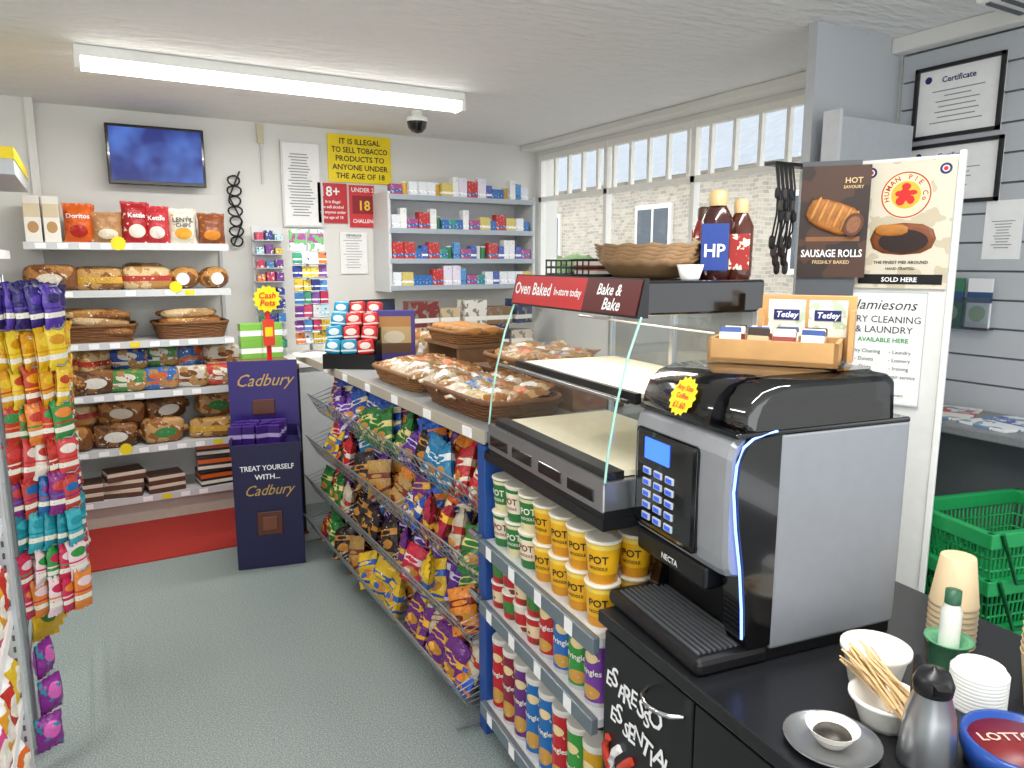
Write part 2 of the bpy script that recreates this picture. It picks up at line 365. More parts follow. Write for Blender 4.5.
def loafm(w,d,h,wrap,seed=0,clip=True,name='loaf'):
    b=MB().blob((0,0,h/2),(w,d,h),wrap,e=.42,e2=.4,la=12,lo=24,nz=.1,seed=seed)
    if clip: b.blob((w/2+.01,0,h*.45),(.06,.05,.05),wrap,e=1,la=5,lo=8,nz=.4,seed=seed)
    return b.mesh(name)
def breadmat(c1,c2,lbl=None,extra=()):
    return art(c1,(('n',14,.5,c2),)+tuple(extra)+((('e',0,.065,.06,.03,lbl),) if lbl else ())+(('n',50,.67,'#f0e6d4'),),.15,.8,60)
def wickerm(w,d,h,name='wicker_basket',c='#7a4f2a',oval=False):
    b=MB(); m=mat(c,.7,var=.3,sc=60)
    def ring(z,k):
        P=[]
        for j in range(32):
            a=2*math.pi*j/32; e=1 if oval else .35; g=1+(.012 if (j+k)%2 else -.012); tp=.86+.14*z/h
            P.append((math.copysign(abs(math.cos(a))**e,math.cos(a))*w/2*tp*g,math.copysign(abs(math.sin(a))**e,math.sin(a))*d/2*tp*g,z))
        return P
    n=max(3,int(h/.011))
    for k in range(n): b.tube(ring(.006+k*(h-.01)/n,k),.0062,m,5,True)
    b.tube(ring(h,0),.010,m,6,True)
    b.add([(x,y,.004) for x,y,_ in ring(0,0)],[tuple(range(32))],m)
    return b.mesh(name)
W1=mat('#ffffff',.5,var=0)
# ------------------------------------------------------------------ bread shelving
sh=E('shelving_unit',(.245,4.6,0),0,'white steel bay shelving stocked with bread and snacks','shelving')
O('back_panel',MB().box(-.51,.51,.36,.39,0,1.75,mat('#dcdcd6',.5)),parent=sh)
for x in (-.515,.5): O('upright',MB().box(x,x+.02,.34,.4,0,1.78,GREY),parent=sh)
ZS=(1.6,1.345,1.06,.77,.456,.165)
for k,z in enumerate(ZS):
    b=MB().box(-.5,.5,0-.0,.36,z-.02,z,LGREY); b.box(-.5,.5,-.008,0,z-.035,z+.004,mat('#cfd2d3',.4))
    for x in [-.46+i*.1 for i in range(10)]:
        if random.random()<.75: b.quad(x+.01,x+.06,z-.03,z-.002,-.0095,W1 if random.random()<.8 else YEL)
    O('shelf',b,parent=sh)
O('plinth',MB().box(-.5,.5,.02,.36,0,.145,mat('#b9b3a6',.5)),parent=sh)
wb=boxm(.075,.07,.24,art('#ece7dc',(('b',.13,.2,'#d9c9a8'),('e',0,.08,.025,.03,'#b98d55'))),name='cracker_box')
for i in range(4): O('cracker_box',wb,(-.205+(i%2)*.085,4.66+(i//2)*.08,1.6),0,label='tall cream cardboard box of savoury crackers',cat='box',group='cracker boxes on the top shelf')
TOP=[(.14,.21,'#e0641c','#b3261c','Doritos'),(.16,.17,'#b98a5c','#e8dcc4',None),(.14,.23,'#b0222a','#f3e9dc','Kettle'),(.13,.21,'#c4343b','#f3e9dc','Kettle'),(.15,.2,'#e8e2d0','#e2a128','LENTIL'),(.15,.18,'#8a4a26','#d98a2c',None)]
xs=(.0,.135,.275,.385,.515,.67)
for (w_,h_,c1,c2,t_),x in zip(TOP,xs):
    me=bagm(w_,h_,.09,art(c1,(('e',0,h_*.3,w_*.3,h_*.16,c2),('n',35,.66,c2)),.22,.6),((t_,h_*.62,.035,W1 if c1!='#e8e2d0' else TXTK),)+((('CHIPS',h_*.48,.03,TXTK),) if t_=='LENTIL' else ()) if t_ else (),name='snack_packet',seed=int(x*50))
    for k in range(2): O('snack_packet',me,(x+.015*k,4.67+.09*k,1.6),U_(-.15,.15),label='crinkled foil sharing bag of savoury snacks, standing upright',cat='snack packet',group='sharing bags on the top shelf')
LM=[loafm(.25,.15,.14,breadmat('#b57c3e','#7d4a1f','#e9dfca'),1),loafm(.24,.14,.12,breadmat('#c99a58','#8c5a28',None,(('b',.04,.075,'#d8a93a'),)),2),loafm(.23,.14,.14,breadmat('#8c5c30','#5b361a','#e4e0d5'),3),loafm(.26,.14,.13,breadmat('#d9bd8c','#b98848',None,(('b',.05,.08,'#b5342b'),)),4),loafm(.22,.15,.15,breadmat('#c89a62','#96602c','#3f8a4a'),5)]
LL='sliced brown loaf in a clear printed bag'; LG='loaves of bread on the shelving'
def loaf(me,x,y,z,r,lab=LL,g=LG,tilt=0,roll=0): O('bread_loaf',me,(x,y,z),r,label=lab,cat='bread',group=g,tilt=tilt,roll=roll)
for i,x in enumerate((-.15,.08,.31)): loaf(LM[(0,1,3)[i]],x,4.69,1.345,U_(-.25,.25)); loaf(LM[(i+2)%5],x,4.86,1.345,0)
rb=MB().blob((0,0,.065),(.17,.17,.13),breadmat('#c58f4c','#7e4a22'),e=.9,nz=.05); rb.disc(0,.06,.035,-.086,WHITE,18); rb=rb.mesh('round_loaf')
for x in (.51,.67): O('round_loaf',rb,(x,4.7,1.345),U_(-.2,.2),label='round crusty loaf in a film bag with white label',cat='bread',group='round loaves on the shelf')
wk=wickerm(.40,.3,.09)
baton=MB().blob((0,0,.025),(.34,.07,.055),breadmat('#c58f4c','#96602c'),e=.8,nz=.1).mesh('baguette')
batc=MB().blob((0,0,.025),(.3,.08,.06),breadmat('#dcbf92','#b08a58'),e=.8,nz=.1).mesh('baguette')
for i,x in enumerate((.04,.53)):
    O('wicker_basket',wk,(x,4.77,1.06),0,label='brown wicker bread basket on the shelf',cat='basket',group='wicker baskets on the bread shelf')
for i in range(13): O('baguette',(baton,batc)[i%2],(.04+U_(-.03,.03),4.66+(i%5)*.05,1.10+.045*(i//5)),U_(-.25,.35),label='part baked baguette lying in a basket',cat='bread',group='baguettes in the basket',roll=U_(-.15,.1))
for i in range(12): O('baguette',(baton,batc)[(i+1)%2],(.53+U_(-.02,.02),4.67+(i%5)*.05,1.09+.045*(i//5)),U_(-.2,.2),label='part baked baguette lying in a basket',cat='bread',group='baguettes in the basket')
for i in range(2): O('baguette',baton,(-.14,4.68+.08*i,1.14),1.2,label='part baked baguette lying in a basket',cat='bread',group='baguettes in the basket',roll=-.3)
FC=[('#4b8f46','#e9e3d2'),('#2f4fa0','#e8e2d6'),('#d8a93a','#c2352b'),('#c7382f','#f0eadc'),('#d9d2c2','#7b4a24'),('#3f6fb0','#d8622a')]
FM=[loafm(.21,.13,.13,art(a,(('b',.035,.055,b_),('e',.0,.085,.05,.022,b_),('n',18,.58,'#b98a4f'),('n',50,.68,'#ffffff')),.15,.8,60),i+5) for i,(a,b_) in enumerate(FC)]
gl2='wrapped loaves on the middle shelf'; l2='wrapped sliced loaf in a brightly printed bag'
for i,x in enumerate((-.17,-.0,.17,.34,.51,.67)):
    loaf(FM[(i*5+2)%6] if i>1 else LM[i*2],x,4.70,.77,U_(-.8,.8),l2,gl2); loaf(FM[(i*5+3)%6] if i>1 else LM[3],x+.02,4.76,.885,U_(-.9,.9),l2,gl2,U_(-.25,.25)); loaf(FM[(i+3)%6],x,4.88,.77,0,l2,gl2)
for i,x in enumerate((-.15,.09,.33,.6)):
    loaf(LM[(i*2)%5],x,4.70,.456,U_(-.25,.25)); loaf(LM[(i*2+3)%5],x+.03,4.75,.58,U_(-.4,.4),roll=U_(-.12,.12))
pk=boxm(.2,.16,.05,art('#5c3a2c',(('b',.03,.05,'#d8c7b4'),)),name='cake_box')
for i in range(3):
    for k in range(2+i%2): O('cake_pack',pk,(-.1+.21*i,4.7,.165+.05*k),U_(-.2,.2),label='flat brown and cream pack of cakes on the bottom shelf',cat='cake pack',group='cake packs on the bottom shelf')
pk=boxm(.19,.16,.09,art('#2a2422',(('b',.05,.075,'#d4622a'),('b',.015,.035,'#e8e0d2'))),name='pie_box')
for k in range(3): O('biscuit_box',pk,(.6,4.7,.165+.09*k),U_(-.1,.1),label='black and orange printed box of biscuits, stacked',cat='box',group='biscuit boxes on the bottom shelf')
def burst(x,y,z,r,rz=0,lines=(),lab='yellow starburst price label'):
    b=MB().disc(0,0,r,0,YEL,32,star=.14); b.disc(0,0,r,.001,YEL,32,star=.14)
    for t,zz,sz in lines: b.text(t,0,zz,sz,RED,-.002,maxw=r*1.5)
    O('price_burst',b,(x,y,z),rz,label=lab,cat='price label',group='starburst price labels')
burst(.18,4.589,1.6,.04);burst(.45,4.589,1.36,.035);burst(.13,4.589,.456,.035)
# ------------------------------------------------------------------ tall unit at far left + gondola
tu=E('shelving_unit',(-.3,3.6,0),math.pi/2,'tall grey wall shelving bay with a yellow header','shelving')
tu2=MB().box(-.02,.0,.0,.5,0,1.9,GREY,.003); O('side_panel',tu2,parent=tu); O('back_panel',MB().box(0,.85,.48,.5,0,1.85,LGREY),parent=tu)
O('header',MB().box(-.03,.85,-.1,.05,1.84,1.94,GREY).box(-.035,.85,-.104,.05,1.9,1.945,YEL),parent=tu)
for z in (.15,.5,.85,1.2,1.55): O('shelf',MB().box(0,.85,.02,.48,z-.02,z,LGREY).box(0,.85,.005,.02,z-.035,z+.004,W1),parent=tu)
for z in (.85,1.2,1.55):
    for i in range(3):
        O('cereal_box',boxm(.12,.06,.22,art(('#d9d4c6','#7c2e8a','#e0b23a')[i],(('e',0,.12,.04,.05,('#c0392b','#ffffff','#2d57a5')[i]),)),name='cereal_box'),(-.36,3.72+.14*i,z),math.pi/2,label='upright printed food carton on the wall shelving',cat='box',group='cartons on the wall shelving')
gd=E('gondola_shelving',(-.22,2.2,0),math.pi/2,'low grey gondola shelving with perforated end panel','shelving')
pn=MB().box(-.02,0.0,0,.42,0,1.38,mat('#c2c7cb',.45),.003)
for i in range(40): pn.box(-.0205,-.0203,.01,.016,.05+i*.032,.066+i*.032,DGREY)
O('end_panel',pn,parent=gd)
O('back_panel',MB().box(-1.3,-.02,.4,.42,0,1.38,GREY),parent=gd)
for z in (.12,.36,.61,.86,1.1):
    O('shelf',MB().box(-1.3,-.02,.02,.4,z-.02,z,LGREY).box(-1.3,-.02,.01,.02,z-.035,z+.004,W1),parent=gd)
GC=('#e8722a','#e8c52b','#c73a2f','#e8a62a','#d94a8c')
for zi,z in enumerate((.12,.36,.61,.86)):
    for i in range(6):
        c1=GC[(i+zi)%5]; me=bagm(.11,.17,.07,art(c1,(('e',0,.09,.035,.035,'#f5efe2'),('b',.14,.155,'#ffffff')),.3,.4),seed=i,name='biscuit_pack')
        O('biscuit_pack',me,(-.262,2.12-.11*i,z),math.pi/2+U_(-.2,.2),label='brightly coloured sweet pack on the gondola shelf',cat='sweet packet',group='sweet packs on the gondola')
# hanging packs
hd=E('hanging_display',(-.24,2.65,0),0,'wire peg display with tiers of hanging snack bags','display stand')
fr_=MB().tube([(0,-.12,.02),(0,-.12,1.46),(0,.36,1.46),(0,.36,.02)],.008,WIRE); fr_.box(-.01,.01,-.14,.38,0,.02,WIRE)
for i in range(14): fr_.tube([(0,-.12,.3+i*.085),(0,.36,.3+i*.085)],.004,WIRE,4)
O('wire_frame',fr_,parent=hd)
TI=[(1.435,('#3a2f7d','#5a3fa8','#2c2466')),(1.31,('#e7b41e','#f2d23a','#d89a1c')),(1.20,('#e8a62a','#f0c832','#c3492b')),(1.09,('#c3392b','#3a8f46','#e88a3c')),(.98,('#c3392b','#d84a4a','#f0e6da')),(.87,('#8a2c7f','#c8433a','#2f6fb0')),(.76,('#1f8a9a','#3fb3bf','#2a9cab')),(.65,('#d02f55','#f2d9dc','#3a9a4a')),(.55,('#d02f55','#e88a3c','#f2d9dc'))]
for ti,(zt,cs) in enumerate(TI):
    me=[bagm(.062,.125,.024,art(a,(('e',0,.085,.024,.014,cs[(j+1)%3]),('b',.03,.045,'#f4f0e0'),('b',.055,.06,cs[(j+2)%3]),('n',70,.7,cs[(j+2)%3])),.25,.3,60),seed=ti*3+j,name='hanging_packet',cr=.15) for j,a in enumerate(cs)]
    for k in range(4):
        y=2.56+k*.1
        O('peg_hook',MB().tube([(0,0,0),(.17,0,0),(.18,0,.015)],.003,WIRE,4),(0,y-2.65,zt-.005),parent=hd)
        for q in range(5):
            O('snack_bag',me[(k+q)%3],(-.22+.034*q,y+U_(-.012,.012),zt-.127),.8+U_(-.3,.3),label='small glossy sweet bag hanging from a peg hook',cat='snack packet',group='snack bags hanging on pegs',roll=U_(-.12,.12),sc=U_(.92,1.08))
pm=bagm(.08,.11,.045,art('#8a2c8f',(('e',0,.07,.025,.025,'#e36bc0'),('n',40,.6,'#2d8fa5')),.3,.4),name='purple_packet')
for k in range(3): O('snack_bag',pm,(-.20+.01*(k%2),2.44+.04*k,.05+k*.10),.5+.3*k,label='purple sweet bag hanging low on the gondola end',cat='snack packet',group='purple sweet bags')
ym=bagm(.09,.2,.05,art('#e8b91c',(('e',0,.1,.03,.04,'#3a7d2f'),),.3,.3),name='yellow_packet')
for k in range(3): O('snack_bag',ym,(-.20+.01*k,2.72+.06*k,.28),.6,label='yellow sharing bag hanging low on the wire display',cat='snack packet',group='yellow sharing bags')
# ------------------------------------------------------------------ chocolate dump bin
cb=E('promotional_bin',(.70,3.6,0),rad(-12),'dark purple cardboard chocolate display bin with header board','display bin')
PUR=mat('#2f1f70',.35); PUD=mat('#171243',.4); GOLD=mat('#c8a35a',.4)
O('bin',MB().box(-.16,.16,0,.3,0,.6,PUD,.004).box(-.165,.165,-.005,.01,.58,.63,PUD).box(-.165,.165,.29,.305,.58,.66,PUD).box(-.165,-.155,0,.3,.58,.65,PUD).box(.155,.165,0,.3,.58,.65,PUD).text('TREAT YOURSELF',0,.50,.036,W1,-.003,maxw=.25).text('WITH...',0,.455,.036,W1,-.003).text('Cadbury',0,.375,.075,GOLD,-.003,shear=.45,maxw=.23,bold=False).box(-.06,.06,-.008,-.001,.17,.29,mat('#5a2d1c',.35),.004).box(-.035,.035,-.012,-.006,.195,.265,mat('#7a432c',.35),.004),parent=cb)
O('header_board',MB().box(-.17,.17,.29,.3,.6,1.0,PUR).text('Cadbury',0,.87,.09,GOLD,.286,shear=.45,maxw=.28,bold=False).box(-.06,.05,.28,.288,.72,.8,mat('#5a2d1c',.35),.004),parent=cb)
chb=boxm(.06,.03,.10,art('#3a1d70',(('b',.04,.06,'#b9a8d8'),),.3),name='chocolate_bar')
for k in range(12): O('chocolate_bar',chb,(.585+.02*k,3.74+.03*(k%3)-.0046*k,.60+.008*(k%3)),U_(-.9,.5),label='purple wrapped chocolate bar standing in the bin',cat='chocolate bar',group='chocolate bars in the bin')
tb=E('side_table',(.84,4.1,0),0,'slim black metal table with wooden top','table')
O('table_top',MB().box(-.13,.13,-.12,.35,.93,.955,mat('#8c6a44',.5,var=.2)),parent=tb)
for x in (-.12,.12):
    for y in (-.11,.34): O('leg',MB().box(x-.01,x+.01,y-.01,y+.01,0,.93,BLACK),parent=tb)
O('lower_shelf',MB().box(-.12,.12,-.11,.34,.3,.315,BLACK),parent=tb)
# ------------------------------------------------------------------ main counter
ct=E('shop_counter',(1.0,1.89,0),0,'long grey laminate shop counter','counter')
ctm=mat('#9a9c9c',.35,var=.25,sc=200)
O('worktop',MB().box(0,.62,0,2.25,.965,1.0,ctm,.004).box(-.006,.0,0,2.25,.962,1.002,mat('#b8b0a0',.4)),parent=ct)
O('counter_body',MB().box(.2,.6,.1,2.23,0,.965,mat('#3c4148',.5)),parent=ct)
for i in range(6): O('price_ticket',MB().box(-.009,-.006,.08+i*.31,.14+i*.31,.966,.996,W1),parent=ct)
rk=E('wire_basket_rack',(1.0,1.95,0),0,'chrome wire basket rack with four sloping tiers','rack')
TZ=(.72,.50,.29,.08); RL=1.86
for k,z in enumerate(TZ):
    b=MB(); xo=-.018*k
    P=[(.16+xo,z+.17),(.10+xo,z),(.02+xo,z),(-.035+xo,z+.10)]
    for i in range(int(RL/.05)+1):
        y=i*.05; b.tube([(x,y,zz) for x,zz in P],.002,WIRE,4)
    for x,zz in P+[(-.008+xo,z+.05)]: b.tube([(x,0,zz),(x,RL,zz)],.0038 if (x,zz)==P[-1] else .0022,WIRE,5)
    for y in (0,RL/3,RL*2/3,RL):
        for t in range(1,6):
            q=t/6; b.tube([(P[0][0]*(1-q)+P[1][0]*q,y,P[0][1]*(1-q)+P[1][1]*q),(P[3][0]*(1-q)+P[2][0]*q,y,P[3][1]*(1-q)+P[2][1]*q)],.0022,WIRE,4)
    O('wire_basket',b,parent=rk)
for y in (0,RL): O('rack_leg',MB().tube([(.17,y,0),(.17,y,.92)],.008,WIRE).tube([(.17,y,.02),(-.08,y,.02)],.006,WIRE),parent=rk)
CC=[('#5b2a90','#d9cfe8'),('#e0862a','#7c2418'),('#c5252d','#f5ead4'),('#1f55b5','#f2e2b8'),('#2d7a3a','#e8d88a'),('#d85a1a','#f7e4b5'),('#a81f3f','#f2c23c'),('#1f7fb0','#e8f2f6'),('#6b2b7e','#f2b63c'),('#1c1c20','#c43a2c'),('#b08a4a','#7d2d22'),('#c9bfa8','#b23529'),('#2a2022','#c98a35'),('#d02a45','#f0d9e0'),('#2a5fc0','#e87a2a'),('#e8c02a','#2f62b5')]
CM=[]
for i,(a,b_) in enumerate(CC):
    for v in range(2):
        CM.append(bagm(.13+.02*v,.17+.02*v,.052,art(a,(('b',.098,.125,b_),('e',0,.111,.036,.009,a),('d',.3-.7*v,.02,.035,b_),('e',.012,.062,.034,.02,'#c98a35'),('e',-.01,.057,.02,.012,b_),('n',55,.69,('#f6efe0','#2a2026','#e8a020')[i%3])),.17,.7,34),seed=i*3+v,name='crisp_packet',cr=.6))
for k,z in enumerate(TZ):
    xo=-.018*k; ck=random.randrange(16)
    for row in range(3):
        n=15
        for i in range(n):
            if random.random()<.5: ck=random.randrange(16)
            y=2.01+(i+.33*row)*(1.76/n)+U_(-.025,.025)
            O('crisp_packet',CM[ck*2+(i%2)],(1.028+xo+.045*row+U_(-.01,.01),y,z+.006+.035*row+U_(-.008,.016)),-math.pi/2+U_(-.5,.6),label='crinkled foil crisp packet leaning in a wire basket',cat='crisp packet',group='crisp packets in the wire baskets',tilt=-rad(U_(5,30)),roll=U_(-.42,.42),sc=U_(.84,.98))
# counter-top baskets & baked goods
wk2=wickerm(.50,.3,.06,c='#8a5f35'); wk3=wickerm(.56,.3,.065,c='#6e4526')
st=E('stepped_stand',(1.5,2.3,1.0),0,'stepped wooden riser carrying baskets on the counter','riser')
O('step',MB().box(-.11,.11,-.3,.45,0,.08,mat('#6d4a2e',.6,var=.2),.003),parent=st)
def baskets(x,y,z,me,rz,lab='low brown wicker basket of bakery goods on the counter'): O('wicker_basket',me,(x,y,z),rz,label=lab,cat='basket',group='wicker baskets on the counter')
PB=[bagm(.13,.16,.045,art(a,(('e',0,.075,.03,.024,b_),('n',18,.48,c_),('n',60,.7,'#f4efe6')),.12,.6,50),seed=40+i,name='pastry_bag',cr=.35) for i,(a,b_,c_) in enumerate((('#d3ba8c','#f4f2ec','#a86e34'),('#c8a06a','#d8662a','#966434'),('#cdbfa6','#f2efe6','#a07a4c'),('#d8cbb4','#3a6a9a','#b98d55')))]
RL_=MB().blob((0,0,.025),(.11,.06,.05),breadmat('#c08a4a','#8a5626'),e=.8,la=6,lo=12,nz=.1).mesh('bread_roll')
def fill(x,y,z,wx,wy,nx,ny):
    for i in range(nx):
        for j in range(ny):
            px,py=x-wx/2+wx*(i+.5)/nx+U_(-.008,.008),y-wy/2+wy*(j+.5)/ny+U_(-.01,.01)
            if random.random()<.3: O('bread_roll',RL_,(px,py,z+U_(.005,.02)),U_(0,3),label='small golden bread roll in a wicker basket',cat='bread roll',group='bread rolls on the counter')
            else:
                r=-math.pi/2+U_(-.5,.5); O('pastry_bag',random.choice(PB),(px-.07,py,z+U_(.018,.03)),r,label='clear bag of fresh pastries lying in a wicker basket',cat='pastry',group='bagged pastries on the counter',tilt=-1.40+U_(-.08,.1),roll=U_(-.12,.12))
baskets(1.19,2.22,1.0,wk3,math.pi/2); baskets(1.2,2.82,1.0,wk2,math.pi/2); baskets(1.5,2.36,1.08,wk2,math.pi/2-.0)
fill(1.19,2.22,1.035,.22,.46,3,7); fill(1.2,2.82,1.03,.22,.42,3,6); fill(1.5,2.36,1.11,.22,.42,3,6)
rs=E('counter_riser',(1.5,3.02,1.0),0,'small brown shelf riser on the counter','riser')
WB=mat('#7d5a3c',.6,var=.2)
for y in (-.16,.16): O('riser_side',MB().box(-.12,.12,y-.01,y+.01,0,.13,WB),parent=rs)
O('riser_shelf',MB().box(-.13,.13,-.18,.18,.13,.145,WB),parent=rs)
wk4=wickerm(.36,.26,.05,c='#8a5f35'); O('wicker_basket',wk4,(1.5,3.02,1.145),math.pi/2,label='wicker basket of doughnuts on the riser',cat='basket',group='wicker baskets on the counter')
dn=MB(); dn.tube([(.035*math.cos(a),.035*math.sin(a),.02) for a in [2*math.pi*j/12 for j in range(12)]],.02,mat('#b9803f',.6,var=.2),8,True); dn=dn.mesh('doughnut')
for i in range(10): O('doughnut',dn,(1.45+.09*(i%2),2.88+.07*(i//2),1.18),0,label='golden ring doughnut in a wicker basket',cat='doughnut',group='doughnuts in the basket')
for i in range(6): O('pastry_bag',PB[i%4],(1.44+.05*(i%2),3.26+.07*i,1.0),-math.pi/2+U_(-.4,.4),label='clear bag of fresh pastries standing on the counter',cat='pastry',group='bagged pastries on the counter',tilt=-.25)
pf=E('framed_promo',(1.29,3.38,1.0),rad(-22),'small purple framed counter display with coach picture','frame')
O('frame',MB().box(-.1,.1,0,.015,.02,.27,mat('#4a3f96',.35),.004),parent=pf); O('picture',MB().box(-.08,.08,-.002,.0,.06,.24,art('#d8b77a',(('b',.05,.11,'#6a4a2e'),('e',0,.14,.05,.03,'#e8dcc0'),('b',.19,.25,'#c98f4a')))),parent=pf); O('base',MB().box(-.1,.1,-.03,.06,0,.02,PUR),parent=pf)
LR_=rad(-35); LF=frame(1.05,3.36,LR_)
lr=E('sweet_rack',(1.05,3.36,1.0),LR_,'tiered black rack of red and teal confectionery packs','rack')
O('rack_body',MB().prism([(0,0),(.19,0),(.19,.24),(.16,.24),(.16,.19),(.11,.19),(.11,.13),(.06,.13),(.06,.07),(0,.07)],-.125,.125,BLACK),parent=lr)
def slabpack(c,c2):
    b=MB(); b.blob((0,0,.035),(.078,.03,.07),art(c,(('e',0,.04,.026,.016,c2),('b',.012,.02,c2)),.2,.4),e=.35,la=8,lo=16,nz=.06); return b.mesh('slab_pack')
RPR=slabpack('#cf2a2e','#f3e3d8'); RPT=slabpack('#1f8fb5','#e4f0f2')
for r_ in range(4):
    for c_ in range(3):
        for q in range(1):
            O('sweet_pack',RPT if c_==0 or (r_==0 and c_==1) else RPR,LF(-.082+.082*c_,.02+.05*r_,1.0+(.07,.13,.19,.24)[r_]),LR_+U_(-.18,.18),label='small shiny confectionery pack standing in the counter rack',cat='sweet packet',group='confectionery packs in the rack',tilt=-.2,roll=U_(-.12,.12))
PCOL=('#c83a5c','#3c7fc0','#dcdfe2','#2d8f6b','#2f3f8a','#d8b83a','#e07a3a','#7a3a90','#b8dce8')
sp=E('gum_spinner',(1.04,3.98,1.0),0,'white revolving wire stand packed with chewing gum','display stand')
O('base',MB().lathe([(.1,0),(.1,.015),(.02,.03)],WHITE),parent=sp); O('pole',MB().tube([(0,0,.02),(0,0,.66)],.008,WIRE),parent=sp)
O('header_card',MB().box(-.09,.09,-.005,.005,.56,.67,art('#c9c0d8',(('b',.6,.65,'#8a3a7a'),('n',30,.55,'#5a9a5a')))),parent=sp)
for k in range(7):
    b=MB(); z=.07+k*.07
    b.tube([(-.09,-.06,z),(.09,-.06,z)],.003,WIRE,4)
    for q in range(4):
        x0=-.085+q*.044; b.T=Matrix.Translation((x0+.02,-.045,z))@Matrix.Rotation(U_(-.3,.3),4,'Z')@Matrix.Rotation(U_(-.25,.1),4,'X')
        b.box(-.021,.021,-.015,.015,0,U_(.054,.068),art(random.choice(PCOL),(('b',z+.02,z+.028,'#f2f2f2'),('n',70,.62,'#44506a')),.3),.002)
    b.T=None; O('gum_tray',b,parent=sp)
fs=E('flyer_stand',(.84,4.08,.955),0,'red slim stand with yellow and red flyer heads','stand')
O('base',MB().box(-.09,.06,-.05,.05,0,.012,mat('#d0302a',.4)),parent=fs); O('post',MB().box(-.012,.012,0,.01,.01,.3,RED),parent=fs)
O('flyer_head',MB().disc(0,.35,.075,-.006,YEL,28,star=.18).disc(0,.35,.075,-.004,YEL,28,star=.18).text('Cash',0,.355,.045,RED,-.009,shear=.2).text('Pots',0,.315,.045,RED,-.009,shear=.2),parent=fs)
O('flyer_card',MB().box(-.03,.03,-.012,-.002,.1,.24,mat('#e0432c',.4)).quad(-.02,.02,.15,.2,-.013,YEL),parent=fs)
gr=E('gum_rack',(1.02,4.78,.9),0,'narrow upright rack of small sweets by the wall','rack')
O('rack_back',MB().box(-.09,.09,.08,.1,0,.82,LGREY),parent=gr)
for k in range(9):
    b=MB().box(-.09,.09,-.0,.08,.05+k*.085,.055+k*.085,GREY)
    for q in range(3): b.box(-.08+q*.057,-.035+q*.057,0,.06,.055+k*.085,.09+k*.085+U_(0,.025),art(random.choice(PCOL),(('n',50,.6,'#e8e4da'),('n',80,.6,'#3a3a50')),.4),.002)
    O('sweet_tray',b,parent=gr)
# ------------------------------------------------------------------ back counter + medicine shelf
bc=E('back_counter',(1.0,4.45,0),0,'white back counter cabinet under the medicine shelf','counter')
O('cabinet',MB().box(0,1.95,.02,.53,0,.87,LGREY),parent=bc); O('worktop',MB().box(-.1,1.98,0,.54,.87,.9,WHITE),parent=bc)
GB=boxm(.12,.08,.1,art('#7fbf4d',(('b',.03,.06,'#ffffff'),)),name='tea_box')
for i in range(4): O('cup_box',GB,(.80+.11*(i//2),4.38,.955+.1*(i%2)),0,label='green and white carton on the side table',cat='box',group='green cartons on the side table')
mn=E('till_monitor',(1.62,4.6,.9),rad(15),'black till monitor on a stand on the back counter','monitor')
O('screen_case',MB().box(-.17,.17,0,.03,.1,.36,BLACK,.006),parent=mn); O('stand',MB().box(-.03,.03,.01,.04,0,.12,BLACK).box(-.1,.1,-.05,.1,0,.012,BLACK),parent=mn); O('screen',MB().box(-.155,.155,-.003,0,.115,.345,mat('#2c3a4a',.15)),parent=mn)
pr=E('label_printer',(1.35,4.6,.9),rad(10),'white counter printer with grey paper slot','printer'); O('printer_body',MB().box(-.12,.12,-.1,.12,0,.17,WHITE,.02),parent=pr); O('paper_slot',MB().box(-.08,.08,-.104,-.09,.08,.12,DGREY),parent=pr)
for i in range(10):
    O('stock_carton',boxm(.14+.03*(i%3),.14,.12+.05*(i%2),art(('#c9b28c','#e4e0d6','#8a6a4a','#2f3f6a','#d8d0c0','#7a2f2a')[i%6],(('n',20,.58,'#8a8478'),('b',.03,.06,'#f0ece2'))),name='stock_carton'),(1.95+.19*(i%5),4.6,.9+.17*(i//5)),U_(-.2,.2),label='small printed stock carton on the back counter',cat='box',group='cartons on the back counter')
ms=E('medicine_shelf',(2.34,4.7,1.3),0,'wall mounted grey shelf unit filled with medicines','shelving')
O('back_panel',MB().box(-.56,.56,.27,.29,0,.72,mat('#e2e4e6',.5)),parent=ms)
for x in (-.57,.55): O('side_panel',MB().box(x,x+.02,0,.29,0,.66,LGREY),parent=ms)
MZ=(.04,.22,.42,.64)
for z in MZ: O('shelf',MB().box(-.56,.56,0,.28,z-.018,z,LGREY).box(-.56,.56,-.006,0,z-.03,z+.003,mat('#aab4bc',.3)),parent=ms)
MC=('#2f6fb5','#e9edf2','#c2342f','#f0f0ee','#2f9389','#d6c36a','#4f94cc','#e8e0f0','#a84c86','#4a5fb0')
mbx=[boxm(.045+.018*(i%3),.06,.07+.022*(i%4),art(c,(('b',.02,.035,'#ffffff' if i%2 else '#3468b0'),('n',60,.64,'#c8ccd6'))),name='medicine_box') for i,c in enumerate(MC)]
mbt=[tubm(.02,.02,.09,mat(c,.4),W1,name='medicine_bottle') for c in ('#e8b84a','#f0f0f0','#3f8f5a')]
for zi,z in enumerate(MZ):
    x=-.54
    while x<.5:
        i=random.randrange(10); w_=.045+.018*(i%3)
        if random.random()<.15: O('medicine_bottle',random.choice(mbt),(2.34+x+.025,4.76,1.3+z),0,label='small capped medicine bottle on the wall shelf',cat='medicine bottle',group='medicine bottles on the shelves'); x+=.045; continue
        O('medicine_box',mbx[i],(2.34+x+w_/2,4.74+U_(0,.01),1.3+z),U_(-.05,.05),label='small printed medicine carton on the wall shelf',cat='medicine box',group='medicine cartons on the shelves')
        x+=w_+U_(.001,.004)
